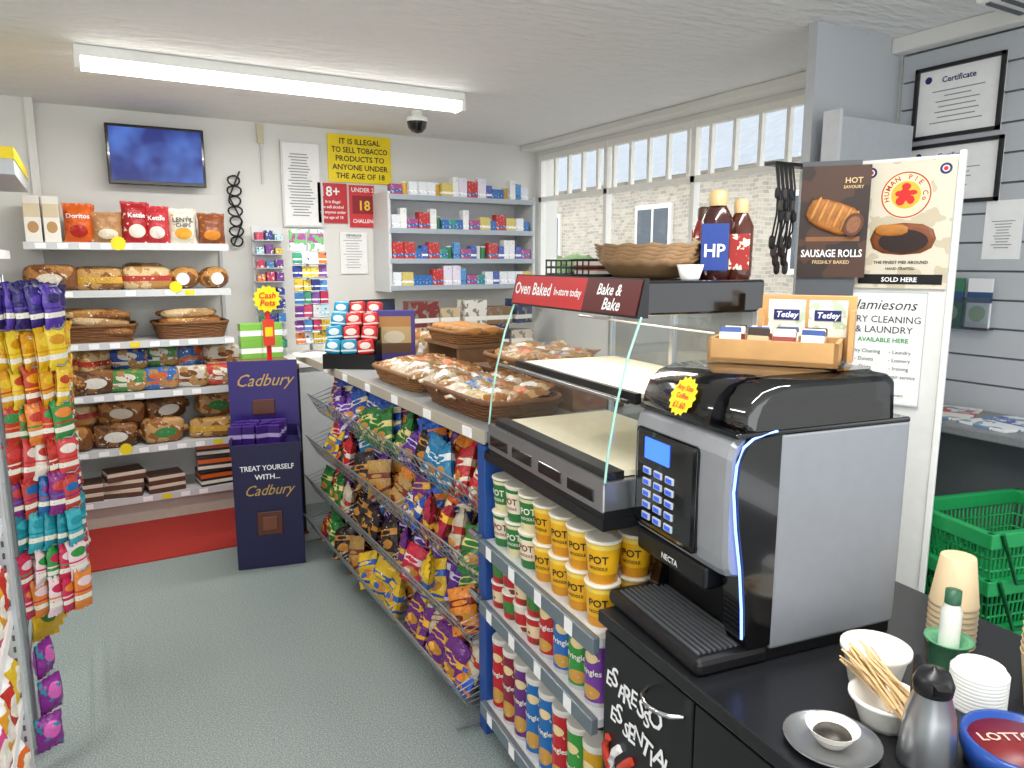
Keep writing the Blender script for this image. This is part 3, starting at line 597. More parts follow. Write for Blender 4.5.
# ------------------------------------------------------------------ near unit (angled slightly)
NR=rad(-95); N_=frame(1.0,1.9,NR)
nu=E('shelving_unit',N_(0,0,0),NR,'grey steel shelving with blue end post under bakery cabinet','shelving')
O('blue_post',MB().box(-.055,.0,-.0,.45,0,.955,mat('#1f4f9c',.4),.004),parent=nu)
for z in (.46,.66): O('bracket_rod',MB().tube([(-.06,-.02,z+.01),(.0,-.02,z+.01)],.012,CHROME,10),parent=nu)
O('back_panel',MB().box(0,.67,.43,.45,0,.9,GREY),parent=nu)
O('top_panel',MB().box(0,.67,0,.45,.915,.94,BLACK),parent=nu)
O('side_panel',MB().box(.66,.67,.3,.45,0,.915,GREY),parent=nu)
for z in (.66,.46,.12):
    b=MB().box(0,.668,0,.43,z-.02,z,LGREY); b.box(0,.668,-.02,0,z-.035,z+.006,mat('#7d8a93',.35,.4),.003)
    for i in range(4): b.quad(.06+i*.16,.10+i*.16,z-.033,z+.006,-.0215,W1)
    O('shelf',b,parent=nu)
def tubcol(c,b1,b2,t1,t2,tc='#1a1a1a'):
    tm=mat(tc,.5)
    return tubm(.034,.0415,.106,art(c,(('b',.0,.025,b1),('b',.085,.095,b2),('n',40,.7,'#c9741c')),.3),mat('#f0ead8',.4),((t1,.052,.026,tm,0),(t2,.036,.011,tm,0)),name='noodle_pot')
PN=[tubcol('#f2b71c','#d8941c','#f6d860','POT','NOODLE'),tubcol('#f5ecd2','#2d7a3c','#2d7a3c','POT','NOODLE','#8a2f1c'),tubcol('#2f7d3f','#e8dcae','#e8dcae','POT','NOODLE','#f6f0da')]
for row in range(4):
    for tier in range(2):
        for i in range(7):
            if row>1 and i<4: continue
            me=PN[1+(tier+i+row)%2] if i<3 else PN[0]
            O('noodle_pot',me,N_(.052+.0905*i,.05+.091*row,.66+.106*tier),NR+.55+U_(-.25,.25),label='yellow noodle pot with cream lid on shelf' if i>=3 else 'green and cream noodle pot on shelf',cat='noodle pot',group='noodle pots under the bakery cabinet')
def can(c,h=.235,lid='#e8e4da',r=.036,tc='#f6f3e6'):
    k=h/.235
    return tubm(r,r,h,art(c,(('e',0,.175*k,.02,.014,'#f2d9a0'),('e',.0,.05*k,.025,.025*k,'#d9a34a'),('b',0,.012,'#c9c9c9'),('n',45,.7,'#e8d3a0')),.25),mat(lid,.3),(('Pringles',.115*k,.021,mat(tc,.5),0),),name='crisp_tube')
PR=[can(c) for c in ('#c81f2b','#6b2f7f','#1f6fb8','#3a9a3f','#8c1f3a','#d8a31f')]
for row in range(4):
    for i in range(8):
        if row>1 and i<6: continue
        O('crisp_tube',PR[(0,4,1,2,2,0,3,5)[i]],N_(.045+.079*i,.045+.08*row,.12),NR+.5+U_(-.3,.3),label='tall printed cardboard tube of stacked crisps',cat='crisp tube',group='crisp tubes on the bottom shelf')
SM=[can(c,.165) for c in ('#c8262b','#2f6fc0','#3a9a3f','#7b3fa0')]
ST=[tubm(.034,.038,.08,art(c,(('b',.02,.055,b_),('n',50,.62,'#8a3a1c')),.3),mat('#f4f0e6',.4),name='snack_pot') for c,b_ in (('#c5272c','#f0d9b0'),('#c5272c','#3f8a3f'),('#e9e2cf','#c5272c'))]
for row in range(4):
    for i in range(8):
        if row>1 and i<6: continue
        if i<4:
            for t in range(2): O('snack_pot',ST[(i+t)%3],N_(.045+.079*i,.045+.08*row,.46+.08*t),NR,label='small red and cream snack pot, stacked in pairs',cat='snack pot',group='small snack pots on shelf')
        else: O('crisp_tube',SM[(i+row)%4],N_(.045+.079*i,.045+.08*row,.46),NR+.5+U_(-.3,.3),label='short printed cardboard tube of stacked crisps',cat='crisp tube',group='short crisp tubes on shelf')
# ------------------------------------------------------------------ bakery display cabinet
C0,C1=.03,.668
dc=E('bakery_display_cabinet',N_(0,0,.94),NR,'heated glass bakery display cabinet with steel base and black top','display cabinet')
b=MB().box(C0,C1,0,.43,.015,.085,STEEL,.004); b.box(C0,C1,.004,.43,0,.02,BLACK)
for a_,c_ in ((.05,.17),(.2,.32),(.36,.48),(.51,.63)): b.box(a_,c_,-.003,.01,.03,.06,GLOSSK,.003)
O('base',b,parent=dc)
O('cap',MB().box(C0,C1,.10,.43,.445,.52,GLOSSK,.006),parent=dc)
sg=MB().prism([(.075,.44),(.095,.525),(.105,.525),(.105,.44)],C0,C1,BLACK)
sg.prism([(.0735,.445),(.0925,.522),(.094,.522),(.075,.445)],C0+.01,C0+.405,mat('#c8262a',.35))
sg.prism([(.0735,.445),(.0925,.522),(.094,.522),(.075,.445)],C0+.405,C1-.005,mat('#5a1216',.35))
sf=lambda X,Z:(X,.0725+(Z-.445)*.245,Z)
sg.text('Oven Baked',C0+.125,.472,.046,W1,fn=sf,maxw=.215); sg.text('In-store today',C0+.32,.476,.028,W1,fn=sf,maxw=.14)
sg.text('Bake &',C0+.51,.486,.036,W1,fn=sf,shear=.2); sg.text('Bake',C0+.53,.453,.038,W1,fn=sf,shear=.2)
O('sign',sg,parent=dc)
gl=glassmat('#ffffff',.05)
O('front_glass',MB().add([(C0+.006,y,z) for y,z in ((.004,.085),(.012,.16),(.03,.26),(.056,.36),(.085,.44))]+[(C1-.006,y,z) for y,z in ((.004,.085),(.012,.16),(.03,.26),(.056,.36),(.085,.44))],[(i,i+5,i+6,i+1) for i in range(4)],gl,True),parent=dc)
GP=[(.006,.085),(.42,.085),(.42,.445),(.088,.445),(.056,.36),(.03,.26),(.012,.16)]
for x in (C0,C1-.004):
    O('side_glass',MB().add([(x,y,z) for y,z in GP],[tuple(range(7))],gl),parent=dc)
ed=mat('#9fcfc0',.2,emit=.15); b=MB()
for x in (C0,C1): b.tube([(x,y,z) for y,z in ((.004,.085),(.012,.16),(.03,.26),(.056,.36),(.087,.443))],.003,ed,5)
b.box(C0,C1,.0,.008,.08,.09,STEEL); b.box(C0,C1,.034,.039,.262,.268,STEEL); O('glass_edge_trim',b,parent=dc)
for x in (C0,C1-.012): O('corner_post',MB().box(x,x+.012,.41,.43,.08,.45,STEEL),parent=dc)
CREAM=mat('#fff4d6',.45)
O('base_tray',MB().box(C0+.02,C1-.02,.06,.4,.088,.1,CREAM).box(C0+.01,C1-.01,.02,.06,.086,.104,BLACK),parent=dc)
O('upper_shelf',MB().box(C0+.02,C1-.02,.10,.42,.262,.272,CREAM).box(C0+.01,C1-.01,.085,.10,.25,.275,BLACK),parent=dc)
O('rear_door',MB().add([(C0+.012,.418,.085),(C1-.012,.418,.085),(C1-.012,.418,.445),(C0+.012,.418,.445)],[(0,1,2,3)],glassmat('#c4cac8',.08,'tinted_glass')).box(.34,.355,.41,.424,.085,.445,STEEL),parent=dc)
O('shelf_rail',MB().tube([(C0+.01,.065,.258),(C1-.01,.065,.258)],.005,BLACK).tube([(C0+.01,.3,.4),(C1-.01,.3,.4)],.004,STEEL),parent=dc)
cl=bpy.data.lights.new('cabinet_lamp','AREA'); cl.shape='RECTANGLE'; cl.size=.55; cl.size_y=.03; cl.energy=2.2; cl.color=(1,.92,.8); co=bpy.data.objects.new('cabinet_lamp',cl); col.objects.link(co); co.location=N_(.35,.2,.94+.438); co.rotation_euler=(0,0,NR)
# items on cabinet top
wt=1.4601
TAN=mat('#8d6e4c',.7,var=.15,sc=30)
bw=MB(); V=[]; ns=48
for q,(k,z) in enumerate(((.0,.004),(.085,.004),(.10,.014),(.118,.032),(.136,.05),(.132,.05),(.114,.032),(.095,.016),(.08,.008),(.0,.008))):
    for j in range(ns):
        a=2*math.pi*j/ns; wv=1+(.03*math.cos(14*a) if k>.09 else 0); V.append((k*1.12*math.cos(a)*wv,k*.85*math.sin(a)*wv,z+(.003*math.cos(14*a) if k>.11 else 0)))
bw.add(V,[(i*ns+j,i*ns+(j+1)%ns,(i+1)*ns+(j+1)%ns,(i+1)*ns+j) for i in range(9) for j in range(ns)],TAN,True)
bw=bw.mesh('paper_bowl')
for i in range(5): O('paper_bowl',bw,N_(.42,.275,wt-.003+.009*i),NR+.06*i,label='shallow wavy edged brown paper bowl in a stack',cat='bowl',group='brown paper bowls on the cabinet')
wr=E('wire_tray',N_(.17,.28,wt),NR,'low black wire tray on the cabinet top','tray')
b=MB()
for z in (.005,.025,.045): b.tube([(-.12,-.1,z),(.12,-.1,z),(.12,.1,z),(-.12,.1,z)],.0035,BLACK,5,True)
for i in range(9):
    for y in (-.1,.1): b.tube([(-.12+i*.03,y,.005),(-.12+i*.03,y,.045)],.0025,BLACK,4)
O('wire_mesh',b,parent=wr)
for i in range(3): O('paper_carton',boxm(.07,.05,.045,art('#e2ddd2',(('b',.015,.03,'#b04a3a'),)),name='paper_carton'),N_(.1+.07*i,.29,wt+.001),NR,label='small cream carton in the wire tray',cat='box',group='cartons in the wire tray')
def bottle(loc,rz,c,lab,txt,lc,tc,cap,h=.2,w=1):
    e=E('sauce_bottle',loc,rz,lab,'sauce bottle','sauce bottles on the cabinet')
    O('bottle_body',MB().lathe([(.028*w,0),(.032*w,.01),(.033*w,h*.68),(.02*w,h*.82),(.014*w,h*.88)],mat(c,.15,coat=.6),18,sy=.75),parent=e)
    O('cap',MB().lathe([(.018*w,h*.85),(.019*w,h),(.012*w,h*1.03)],mat(cap,.4),14),parent=e)
    O('label_sheet',MB().box(-.027*w,.027*w,-.029*w,-.022*w,h*.1,h*.64,mat(lc,.5),.001).text(txt,0,h*.26,.042,mat(tc,.5),-.031*w,maxw=.048) if txt else MB().box(-.027*w,.027*w,-.029*w,-.022*w,h*.12,h*.58,art(lc,(('n',60,.55,tc),)),.001),parent=e)
BR=NR+.75
bottle(N_(.575,.36,wt),BR,'#3a1512','brown glass sauce bottle with blue label','HP','#24408c','#f2f2f2','#c8a878',.20,1.15)
bottle(N_(.485,.395,wt),BR,'#8c2418','brown sauce bottle with red and cream label',None,'#d8c9a9','#9c2420','#4a2a1a',.17,.9)
bottle(N_(.525,.405,wt),BR,'#5a2018','tall brown sauce bottle with printed label',None,'#b9a27a','#33261e','#2a2522',.20,.9)
bottle(N_(.605,.405,wt),BR,'#4a2014','brown sauce bottle with red printed label',None,'#9c2420','#e8dcc0','#c8a878',.18,.9)
O('paper_pot',MB().lathe([(.02,0),(.028,.034),(.031,.034),(.022,.002)],WHITE),N_(.595,.27,wt),label='small white paper pot on the cabinet',cat='pot')
# ------------------------------------------------------------------ coffee cabinet
K0,K1=.675,1.9; KZ=.74
cc=E('coffee_cabinet',N_(0,0,0),NR,'black coffee bar base cabinet with drawers','cabinet')
KB=mat('#17181b',.4,var=.1)
O('worktop',MB().box(K0,K1,-.012,.72,KZ-.03,KZ,mat('#1b1c1f',.3,var=.3,sc=150),.004),parent=cc)
O('body',MB().box(K0+.005,K1,.02,.7,.0,KZ-.03,KB),parent=cc)
HN=lambda b,x0,x1,z: b.tube([(x0+(x1-x0)*t/10,-.004-.035*math.sin(math.pi*t/10)**.6 if 0<t<10 else .0,z) for t in range(11)],.0055,CHROME,8)
x=K0+.01
for i,w_ in enumerate((.31,.29,.29,.3)):
    d=O('door',MB().box(x+.003,x+w_-.003,0,.018,.03,KZ-.045,KB,.003),parent=cc)
    O('handle',HN(MB(),x+w_-.14,x+w_-.03,KZ-.09),parent=d)
    x+=w_
q=K0+.035
for wd_,zz,xo_ in (('ESPRESSO',.575,0),('ESSENTIAL',.50,.02)):
    dl=MB()
    for i,ch in enumerate(wd_): dl.text(ch,q+xo_+.024*i,zz+.010*math.sin(i*1.9)-.001*i,.050+.012*(i%2),W1,-.002,rot=.16*math.sin(i*2.3),shear=.15)
    O('brand_lettering',dl,parent=cc)
for k in range(3):
    P=[(q+.03+.035*math.sin(t*.7+k*.6)+k*.026,-.003,.26+.024*t) for t in range(9)]
    O('logo_swirl',MB().tube(P,.010,mat('#d8452f',.4) if k!=1 else W1,5),parent=cc)
# ------------------------------------------------------------------ coffee machine
MR=rad(-98.5); M_=frame(1.130,1.212,MR)
cm=E('coffee_machine',M_(0,0,KZ),MR,'black and silver bean to cup coffee machine with blue lit trim','coffee machine')
MG=mat('#8b8e93',.45,.1); MS=mat('#9da0a5',.4,.3); W_=.33
O('side_panel',MB().box(0,W_,.0,.32,.025,.45,MG,.006),parent=cm)
O('base',MB().box(.005,W_-.005,-.01,.315,0,.03,BLACK,.004),parent=cm)
prof=[(0,.175),(-.07,.175),(-.096,.181),(-.104,.195),(-.107,.22),(-.109,.33),(-.107,.41),(-.10,.435),(-.085,.45),(0,.456)]
O('front_housing',MB().loft(prof,[(-.008,.92,0,.32),(-.003,.97,0,.32),(.006,1,0,.32),(W_-.04,1,0,.32),(W_-.02,.985,0,.32),(W_-.01,.94,0,.32)],MS,False),parent=cm)
O('fascia',MB().box(.012,.235,-.116,-.1,.196,.412,GLOSSK,.012),parent=cm)
O('display_screen',MB().box(.055,.145,-.1185,-.115,.35,.395,mat('#3a6bff',.3,emit=1.8)),parent=cm)
kp=MB(); BL=mat('#2f55c8',.3,emit=.7); BT=mat('#c8cdd6',.3)
for r_ in range(5):
    for c_ in range(3): kp.box(.05+c_*.042,.08+c_*.042,-.1195,-.115,.316-r_*.025,.331-r_*.025,BT,.002); kp.box(.055+c_*.042,.075+c_*.042,-.1202,-.119,.319-r_*.025,.328-r_*.025,BL)
O('keypad',kp,parent=cm)
colp=[(0,.03),(-.05,.03),(-.062,.06),(-.066,.12),(-.074,.2),(-.088,.28),(-.097,.36),(-.092,.41),(-.072,.445),(0,.456)]
O('door_side',MB().loft(colp,[(W_-.06,1,0,.25),(W_-.006,1,0,.25),(W_,.97,0,.25)],GLOSSK,False),parent=cm)
O('light_strip',MB().tube([(W_-.002,y,z) for y,z in ((-.066,.06),(-.07,.12),(-.079,.2),(-.093,.28),(-.101,.35),(-.097,.40),(-.084,.432),(-.062,.447),(-.035,.453),(-.01,.456))],.0025,mat('#6f92ff',.3,emit=4),6),parent=cm)
O('cup_recess',MB().box(.01,W_-.06,-.03,.0,.03,.18,BLACK).prism([(0,.03),(-.06,.03),(-.05,.08),(-.06,.18),(0,.18)],-.003,.03,GLOSSK),parent=cm)
nz=MB().box(.11,.18,-.085,-.02,.125,.18,BLACK,.006); nz.tube([(.13,-.06,.13),(.13,-.06,.105)],.006,CHROME,8); nz.tube([(.16,-.06,.13),(.16,-.06,.105)],.006,CHROME,8); O('spout',nz,parent=cm)
tr=MB().box(-.01,.33,-.165,0,0,.035,BLACK,.012)
for i in range(12): tr.box(.02,.31,-.15+i*.0122,-.145+i*.0122,.035,.039,DGREY)
O('drip_tray',tr,parent=cm)
O('lower_fascia',MB().box(-.002,.25,-.097,-.03,.125,.176,BLACK,.008).text('NECTA',.13,.14,.018,W1,-.0985),parent=cm)
lidp=[(-.098,.452),(-.106,.462),(-.102,.485),(-.09,.512),(-.066,.533),(-.03,.544),(.03,.547),(.29,.547),(.31,.535),(.318,.452)]
O('hopper_lid',MB().loft(lidp,[(-.006,.84,.1,.452),(.002,.94,.1,.452),(.022,1,.1,.452),(.235,1,.1,.452),(.25,.98,.1,.452)],GLOSSK),parent=cm)
hpp=[(y*.9+.01,z) for y,z in lidp]
O('bean_hopper',MB().loft(hpp,[(.25,.98,.1,.452),(.31,.97,.1,.452),(.322,.92,.1,.452),(.326,.85,.1,.452)],glassmat('#6a7076',.14,'smoked_plastic')).box(.262,W_-.018,-.06,.26,.459,.49,mat('#3a2416',.5,var=.4,sc=80)),parent=cm)
O('top_deck',MB().box(-.005,W_,-.1,.32,.447,.458,GLOSSK,.004),parent=cm)
pb=MB(); pb.T=Matrix.Translation((.165,-.1035,.5))@Matrix.Rotation(rad(-24),4,'X')
pb.disc(0,0,.042,0,YEL,32,star=.14)
for t,zz,sz in (('Any Size',.012,.015),('Coffee',-.005,.015),('£1.60',-.025,.018)): pb.text(t,0,zz,sz,RED,-.0015)
O('price_burst',pb,parent=cm)
TR=rad(-58); tx,ty=1.285,1.085; T_=frame(tx,ty,TR)
tr_=E('tea_display',(tx,ty,KZ+.548),TR,'wooden tray with open tea bag display box','tea display')
WD=mat('#c89a62',.5,var=.15,sc=25)
O('wooden_tray',MB().box(-.13,.13,-.07,.07,0,.01,WD).box(-.13,.13,-.07,-.062,0,.05,WD).box(-.13,.13,.062,.07,0,.05,WD).box(-.13,-.122,-.07,.07,0,.05,WD).box(.122,.13,-.07,.07,0,.05,WD),parent=tr_)
bk=MB().box(-.045,.15,.075,.09,.0,.14,WD,.002); bk.box(-.045,-.035,.03,.08,.0,.11,WD); bk.box(.14,.15,.03,.08,.0,.11,WD)
for i in range(2):
    x0=-.03+.085*i; bk.quad(x0,x0+.078,.05,.13,.074,art('#e9e4d6',(('n',30,.6,'#b9c7a8'),))); bk.box(x0+.012,x0+.066,.072,.073,.085,.108,NAVY); bk.text('Tetley',x0+.039,.091,.018,W1,.0715,shear=.2)
O('display_back',bk,parent=tr_)
tp=boxm(.045,.012,.062,art('#2c4a8a',(('b',.03,.05,'#f2f2f2'),)),name='tea_sachet')
tpk=boxm(.045,.012,.062,art('#3a2c24',(('b',.03,.045,'#c9b28c'),)),name='tea_sachet')
tpw=boxm(.045,.012,.062,art('#e4e0d4',(('b',.03,.045,'#8a2f2a'),)),name='tea_sachet')
for i in range(12): O('tea_sachet',(tp,tpk,tpw)[(i+i//4)%3],T_(-.09+.055*(i%4),-.04+.03*(i//4),KZ+.548+.012),TR+U_(-.2,.2),label='small wrapped tea sachet in the wooden tray',cat='tea sachet',group='tea sachets in the tray',tilt=-.3)
# ------------------------------------------------------------------ poster board
PR_=rad(-67.8); P_=frame(1.99,1.41,PR_)
pbd=E('poster_board',P_(0,0,0),PR_,'tall white display board carrying printed posters','display board')
O('panel',MB().box(-.0,.25,.005,.02,.0,1.79,mat('#e5e5e1',.5)),parent=pbd)
O('edge_post',MB().box(.245,.262,-.0,.025,0,1.8,WHITE,.003),parent=pbd)
O('foot',MB().box(.0,.26,-.1,.12,0,.02,WHITE),parent=pbd)
hp=MB().box(0,.238,-.003,.0,0,.355,art('#d9d0bc',(('n',14,.56,'#c4b89e'),),.6))
hp.disc(.119,.262,.066,-.004,mat('#efe6cc',.5),32); hp.disc(.119,.262,.064,-.0043,mat('#c23a2a',.5),32); hp.disc(.119,.262,.060,-.0046,mat('#efe2b8',.5),32); hp.disc(.119,.262,.038,-.005,mat('#e2b437',.5),32)
hp.arctext('HUMAN PIE Co',.119,.262,.043,.019,mat('#b8281f',.5),-.0055,step=.33)
for a_,b_,c_,d_ in ((.119,.285,.012,.01),(.116,.262,.016,.018),(.106,.245,.012,.012),(.132,.248,.01,.012),(.136,.268,.012,.007),(.101,.266,.01,.008)): hp.disc(a_,b_,c_,-.0055-a_*.001,RED,12,rz=d_)
hp.blob((.119,-.004,.14),(.17,.008,.09),mat('#7a4018',.5,var=.4,sc=50),e=.8,la=6,lo=20); hp.disc(.122,.133,.064,-.0085,mat('#24100a',.5,var=.6,sc=90),18,rz=.033); hp.blob((.09,-.008,.165),(.09,.006,.034),mat('#b8762c',.5,var=.4),e=.8,la=5,lo=14)
hp.text('THE FINEST PIES AROUND',.119,.07,.012,TXTK,-.005,maxw=.19); hp.text('HAND CRAFTED',.119,.053,.010,TXTK,-.005,maxw=.12)
hp.box(.01,.228,-.0045,-.003,.012,.040,BLACK); hp.text('SOLD HERE',.119,.019,.018,W1,-.006,maxw=.11)
for x in (.025,.213): hp.disc(x,.328,.015,-.004,NAVY,20); hp.disc(x,.328,.009,-.0045,WHITE,16); hp.disc(x,.328,.006,-.005,RED,16)
O('pie_poster',hp,(.005,-.002,1.425),parent=pbd)
jp=MB().box(0,.215,-.003,0,0,.33,PAPER)
for a_ in ((0,.215,.326,.33),(0,.215,0,.004),(0,.003,0,.33),(.212,.215,0,.33)): jp.quad(a_[0],a_[1],a_[2],a_[3],-.0035,GREY)
jp.text("Jamiesons",.107,.278,.042,TXTK,-.004,shear=.3,maxw=.17,bold=False); jp.text('DRY CLEANING',.107,.240,.028,TXTK,-.004,maxw=.19,bold=False); jp.text('& LAUNDRY',.107,.210,.028,TXTK,-.004,maxw=.17,bold=False); jp.text('AVAILABLE HERE',.107,.183,.018,GREEN,-.004,maxw=.17)
for i,(a,b_) in enumerate((('- Dry Cleaning','- Laundry'),('- Duvets','- Loanery'),('- Shirts','- Ironing'),('- Alterations','- Repair service'))): jp.text(a,.06,.15-.024*i,.015,TXTK,-.004,bold=False,maxw=.085); jp.text(b_,.155,.15-.024*i,.015,TXTK,-.004,bold=False,maxw=.09)
jp.text('www.jamiesonsdrycleaners',.107,.025,.012,TXTK,-.004,bold=False,maxw=.19)
O('laundry_poster',jp,(-.012,-.004,1.085),parent=pbd)
S_=frame(1.86,1.51,rad(-50))
sp_=E('poster_board',S_(0,0,0),rad(-50),'narrow dark poster stand advertising sausage rolls','display board')
s=MB().box(0,.185,-.003,.004,0,.32,art('#2c1a12',(('n',9,.5,'#4a2c1c'),),.5))
s.T=Matrix.Translation((.092,-.008,.175))@Matrix.Rotation(rad(22),4,'Y')
s.blob((0,0,0),(.15,.014,.085),mat('#a8682a',.5,var=.7,sc=45),e=.7,la=8,lo=20,nz=.12)
for i in range(6): s.blob((-.055+.022*i,-.007,.005),(.012,.008,.07),mat('#c98c44',.5,var=.5,sc=60),e=.9,la=5,lo=8)
s.disc(.058,-.002,.026,-.0135,mat('#5c3520',.6,var=.6,sc=110),18,rz=.034); s.disc(.058,-.002,.018,-.0145,mat('#8c5a3c',.6,var=.5,sc=140),16,rz=.025); s.T=None
s.quad(.02,.165,.105,.118,-.004,mat('#8a5a34',.6,var=.3))
s.text('SAUSAGE ROLLS',.092,.06,.03,W1,-.005,maxw=.165); s.text('FRESHLY BAKED',.092,.04,.014,mat('#d8b88a',.5),-.005,maxw=.12); s.text('HOT',.14,.27,.022,mat('#e8c890',.5),-.006); s.text('SAVOURY',.14,.255,.012,mat('#e8c890',.5),-.006)
O('sausage_roll_poster',s,(0,-.004,1.455),parent=sp_); O('panel',MB().box(0,.16,.004,.014,0,1.79,DGREY),parent=sp_); O('foot',MB().box(0,.16,-.08,.08,0,.02,DGREY),parent=sp_)
hg=E('hanging_accessories',(2.19,1.86,1.84),0,'cluster of black cables and bags hanging from a bracket','cables')
O('bracket',MB().box(-.04,.23,.0,.05,0,.012,BLACK),parent=hg)
for k in range(9):
    x=-.04+.011*k
    O('hanging_strap',MB().tube([(x,.0,.0),(x-.006,-.02,-.08-.02*(k%2)),(x+.006,-.01,-.17-.03*(k%3)),(x,0,-.25-.03*(k%4))],.0035,BLACK,6).blob((x,0,-.27-.03*(k%4)),(.02,.02,.05),mat(('#2c2522','#4a4440','#3a2a22')[k%3],.5),e=.7).blob((x,-.015,-.1-.04*(k%3)),(.02,.02,.04),mat(('#2c2c30','#5a5450')[k%2],.5),e=.7),parent=hg)
lp=MB().box(2.40,2.84,1.80,1.84,0,2.02,mat('#aeb3b8',.45)); lp.box(2.385,2.40,1.79,1.86,0,2.04,mat('#c9ccd0',.4))
O('partition_panel',lp,label='lower grey laminate partition panel with pale edge',cat='partition')
def wallframe(y0,y1,z0,z1,lab,fr,n=8,nm='picture_frame',head=None,ext=None):
    W=y1-y0;H=z1-z0; e=E(nm,(2.898,y1,z0),-math.pi/2,lab,'picture frame' if fr else 'notice')
    p=MB().box(0,W,0,.004,0,H,PAPER)
    for i in range(n): zz=H*(.64-.5*i/n); wd=W*U_(.15,.33); p.quad(W/2-wd,W/2+wd,zz,zz+H*.014,-.001,TXTG)
    if head: p.text(head,W/2,H*.76,H*.11,NAVY,-.0015,maxw=W*.5)
    if fr: p.disc(W*.15,H*.82,H*.05,-.0015,NAVY,16)
    O('certificate',p,parent=e)
    if fr:
        t=.014; g=MB().box(0,W,-.012,.0,0,t,fr).box(0,W,-.012,.0,H-t,H,fr).box(0,t,-.012,.0,0,H,fr).box(W-t,W,-.012,.0,0,H,fr); O('frame',g,parent=e)
wallframe(1.51,1.84,1.97,2.24,'black framed community award certificate',BLACK,7,head='Certificate')
wallframe(1.49,1.86,1.72,1.95,'black framed services award certificate',BLACK,7,head='Certificate')
wallframe(1.40,1.53,1.51,1.72,'plain white notice sheet pinned to slats',None,10,nm='notice')
lh=E('leaflet_holder',(2.899,1.66,1.25),-math.pi/2,'clear leaflet holder with leaflets on slat wall','leaflet holder')
O('holder',MB().box(0,.2,-.05,-.045,0,.12,glassmat('#dfe6ea',.1)).box(0,.2,-.05,.0,0,.006,glassmat('#dfe6ea',.1)),parent=lh)
for i,c_ in enumerate(('#3f7a5a','#e8e8ea')): O('leaflet',MB().box(.01+.1*i,.095+.1*i,-.03,-.02,.008,.19,art(c_,(('b',.1,.14,'#2f4f7a'),('e',.05+.1*i,.06,.03,.03,'#b8c8a0')))),parent=lh)
mc=E('magazine_counter',(2.52,.2,0),0,'grey laminate side counter holding magazines','counter')
O('worktop',MB().box(0,.37,0,1.55,.92,.95,mat('#7a7d80',.35,var=.2,sc=120),.004),parent=mc); O('counter_body',MB().box(.2,.36,0,1.55,0,.92,mat('#5e6368',.5)),parent=mc)
for i,(x,y,r,c_,d_) in enumerate(((2.72,1.5,.3,'#e9e6de','#c23a2f'),(2.7,1.28,-.2,'#dfe3e6','#2f4fa0'),(2.67,1.05,.15,'#c9392f','#f2e9d0'),(2.72,.83,.3,'#e8d9b0','#b8302a'))):
    O('magazine',MB().box(-.13,.13,-.09,.09,0,.008,art(c_,(('e',.03,.0,.05,.3,d_),('n',18,.55,'#6a90b0'),('n',30,.58,'#e8e4d8'))),.001),(x,y,.95+.0),r,label='glossy magazine lying flat on the side counter',cat='magazine',group='magazines on the side counter')
GRN=mat('#1f9a55',.4)
def sbm():
    b=MB(); H=.2;W=.22;D=.15;n=26
    for s_ in (-1,1):
        for i in range(n+1):
            t=-1+2*i/n; b.tube([(t*W*.85,s_*D*.85,0),(t*W,s_*D,H)],.0045,GRN,4)
        for i in range(17):
            t=-1+2*i/16; b.tube([(s_*W*.85,t*D*.85,0),(s_*W,t*D,H)],.0045,GRN,4)
    for z in (0,.04,.08,.12,.16):
        k=.85+.15*z/H; b.tube([(-W*k,-D*k,z),(W*k,-D*k,z),(W*k,D*k,z),(-W*k,D*k,z)],.005,GRN,4,True)
    for s_ in (-1,1): b.box(-W-.012,W+.012,s_*D-.012,s_*D+.012,H-.045,H,GRN,.004); b.box(s_*W-.012,s_*W+.012,-D-.01,D+.01,H-.045,H,GRN,.004)
    b.box(-W*.85,W*.85,-D*.85,D*.85,-.002,.004,GRN); return b
SBM=sbm().mesh('basket_body'); HM=MB().tube([(-.2,-.165,.2),(-.15,-.18,.06),(.15,-.18,.06),(.2,-.165,.2)],.007,mat('#17703d',.4),6).mesh('handle')
for (x,y,n_,r) in ((2.36,1.10,5,-.25),(2.27,1.50,4,.1)):
    for k in range(n_):
        e=E('shopping_basket',(x+.01*(k%2),y,.14*k+.002),r,'green plastic shopping basket in a nested stack','shopping basket','stacked shopping baskets')
        O('basket_body',SBM,parent=e); O('handle',HM,parent=e)
# ------------------------------------------------------------------ coffee bar accessories
def cupstack(x,y,n,inv,lab,c='#dcc39c',r=.042,h=.1,st=.012):
    m=mat(c,.6)
    pro=[(r,0),(r*1.03,.003),(r,.006),(r*.72,h),(r*.68,h+.001)] if inv else [(r*.7,0),(r,h),(r*1.04,h+.002),(r,h+.003),(r*.97,h),(r*.66,.004)]
    me=MB().lathe(pro,m,22).mesh('paper_cup')
    for k in range(n): O('paper_cup',me,(x,y,KZ+k*st),0,label=lab,cat='paper cup',group='stacked takeaway cups')
cupstack(1.46,.755,8,True,'plain kraft takeaway cup in an upturned stack',r=.044)
cupstack(1.37,.54,8,False,'plain kraft takeaway cup in a stack',r=.045)
ldm=MB().lathe([(.044,0),(.045,.006),(.041,.008),(.038,.016),(.034,.017),(.0,.014)],WHITE,24).mesh('plastic_cover')
for k in range(10): O('sip_cover',ldm,(1.285,.61,KZ+.0065*k),0,label='white plastic takeaway cup cover in a stack',cat='cup lid',group='stacked cup covers')
gb=E('sweetener_bottle',(1.35,.70,KZ),0,'white squeezy bottle standing in a green cup','bottle')
O('green_cup',MB().lathe([(.03,0),(.034,.06),(.042,.062),(.042,.066),(.03,.06),(.0,.02)],mat('#5a9a72',.35)),parent=gb)
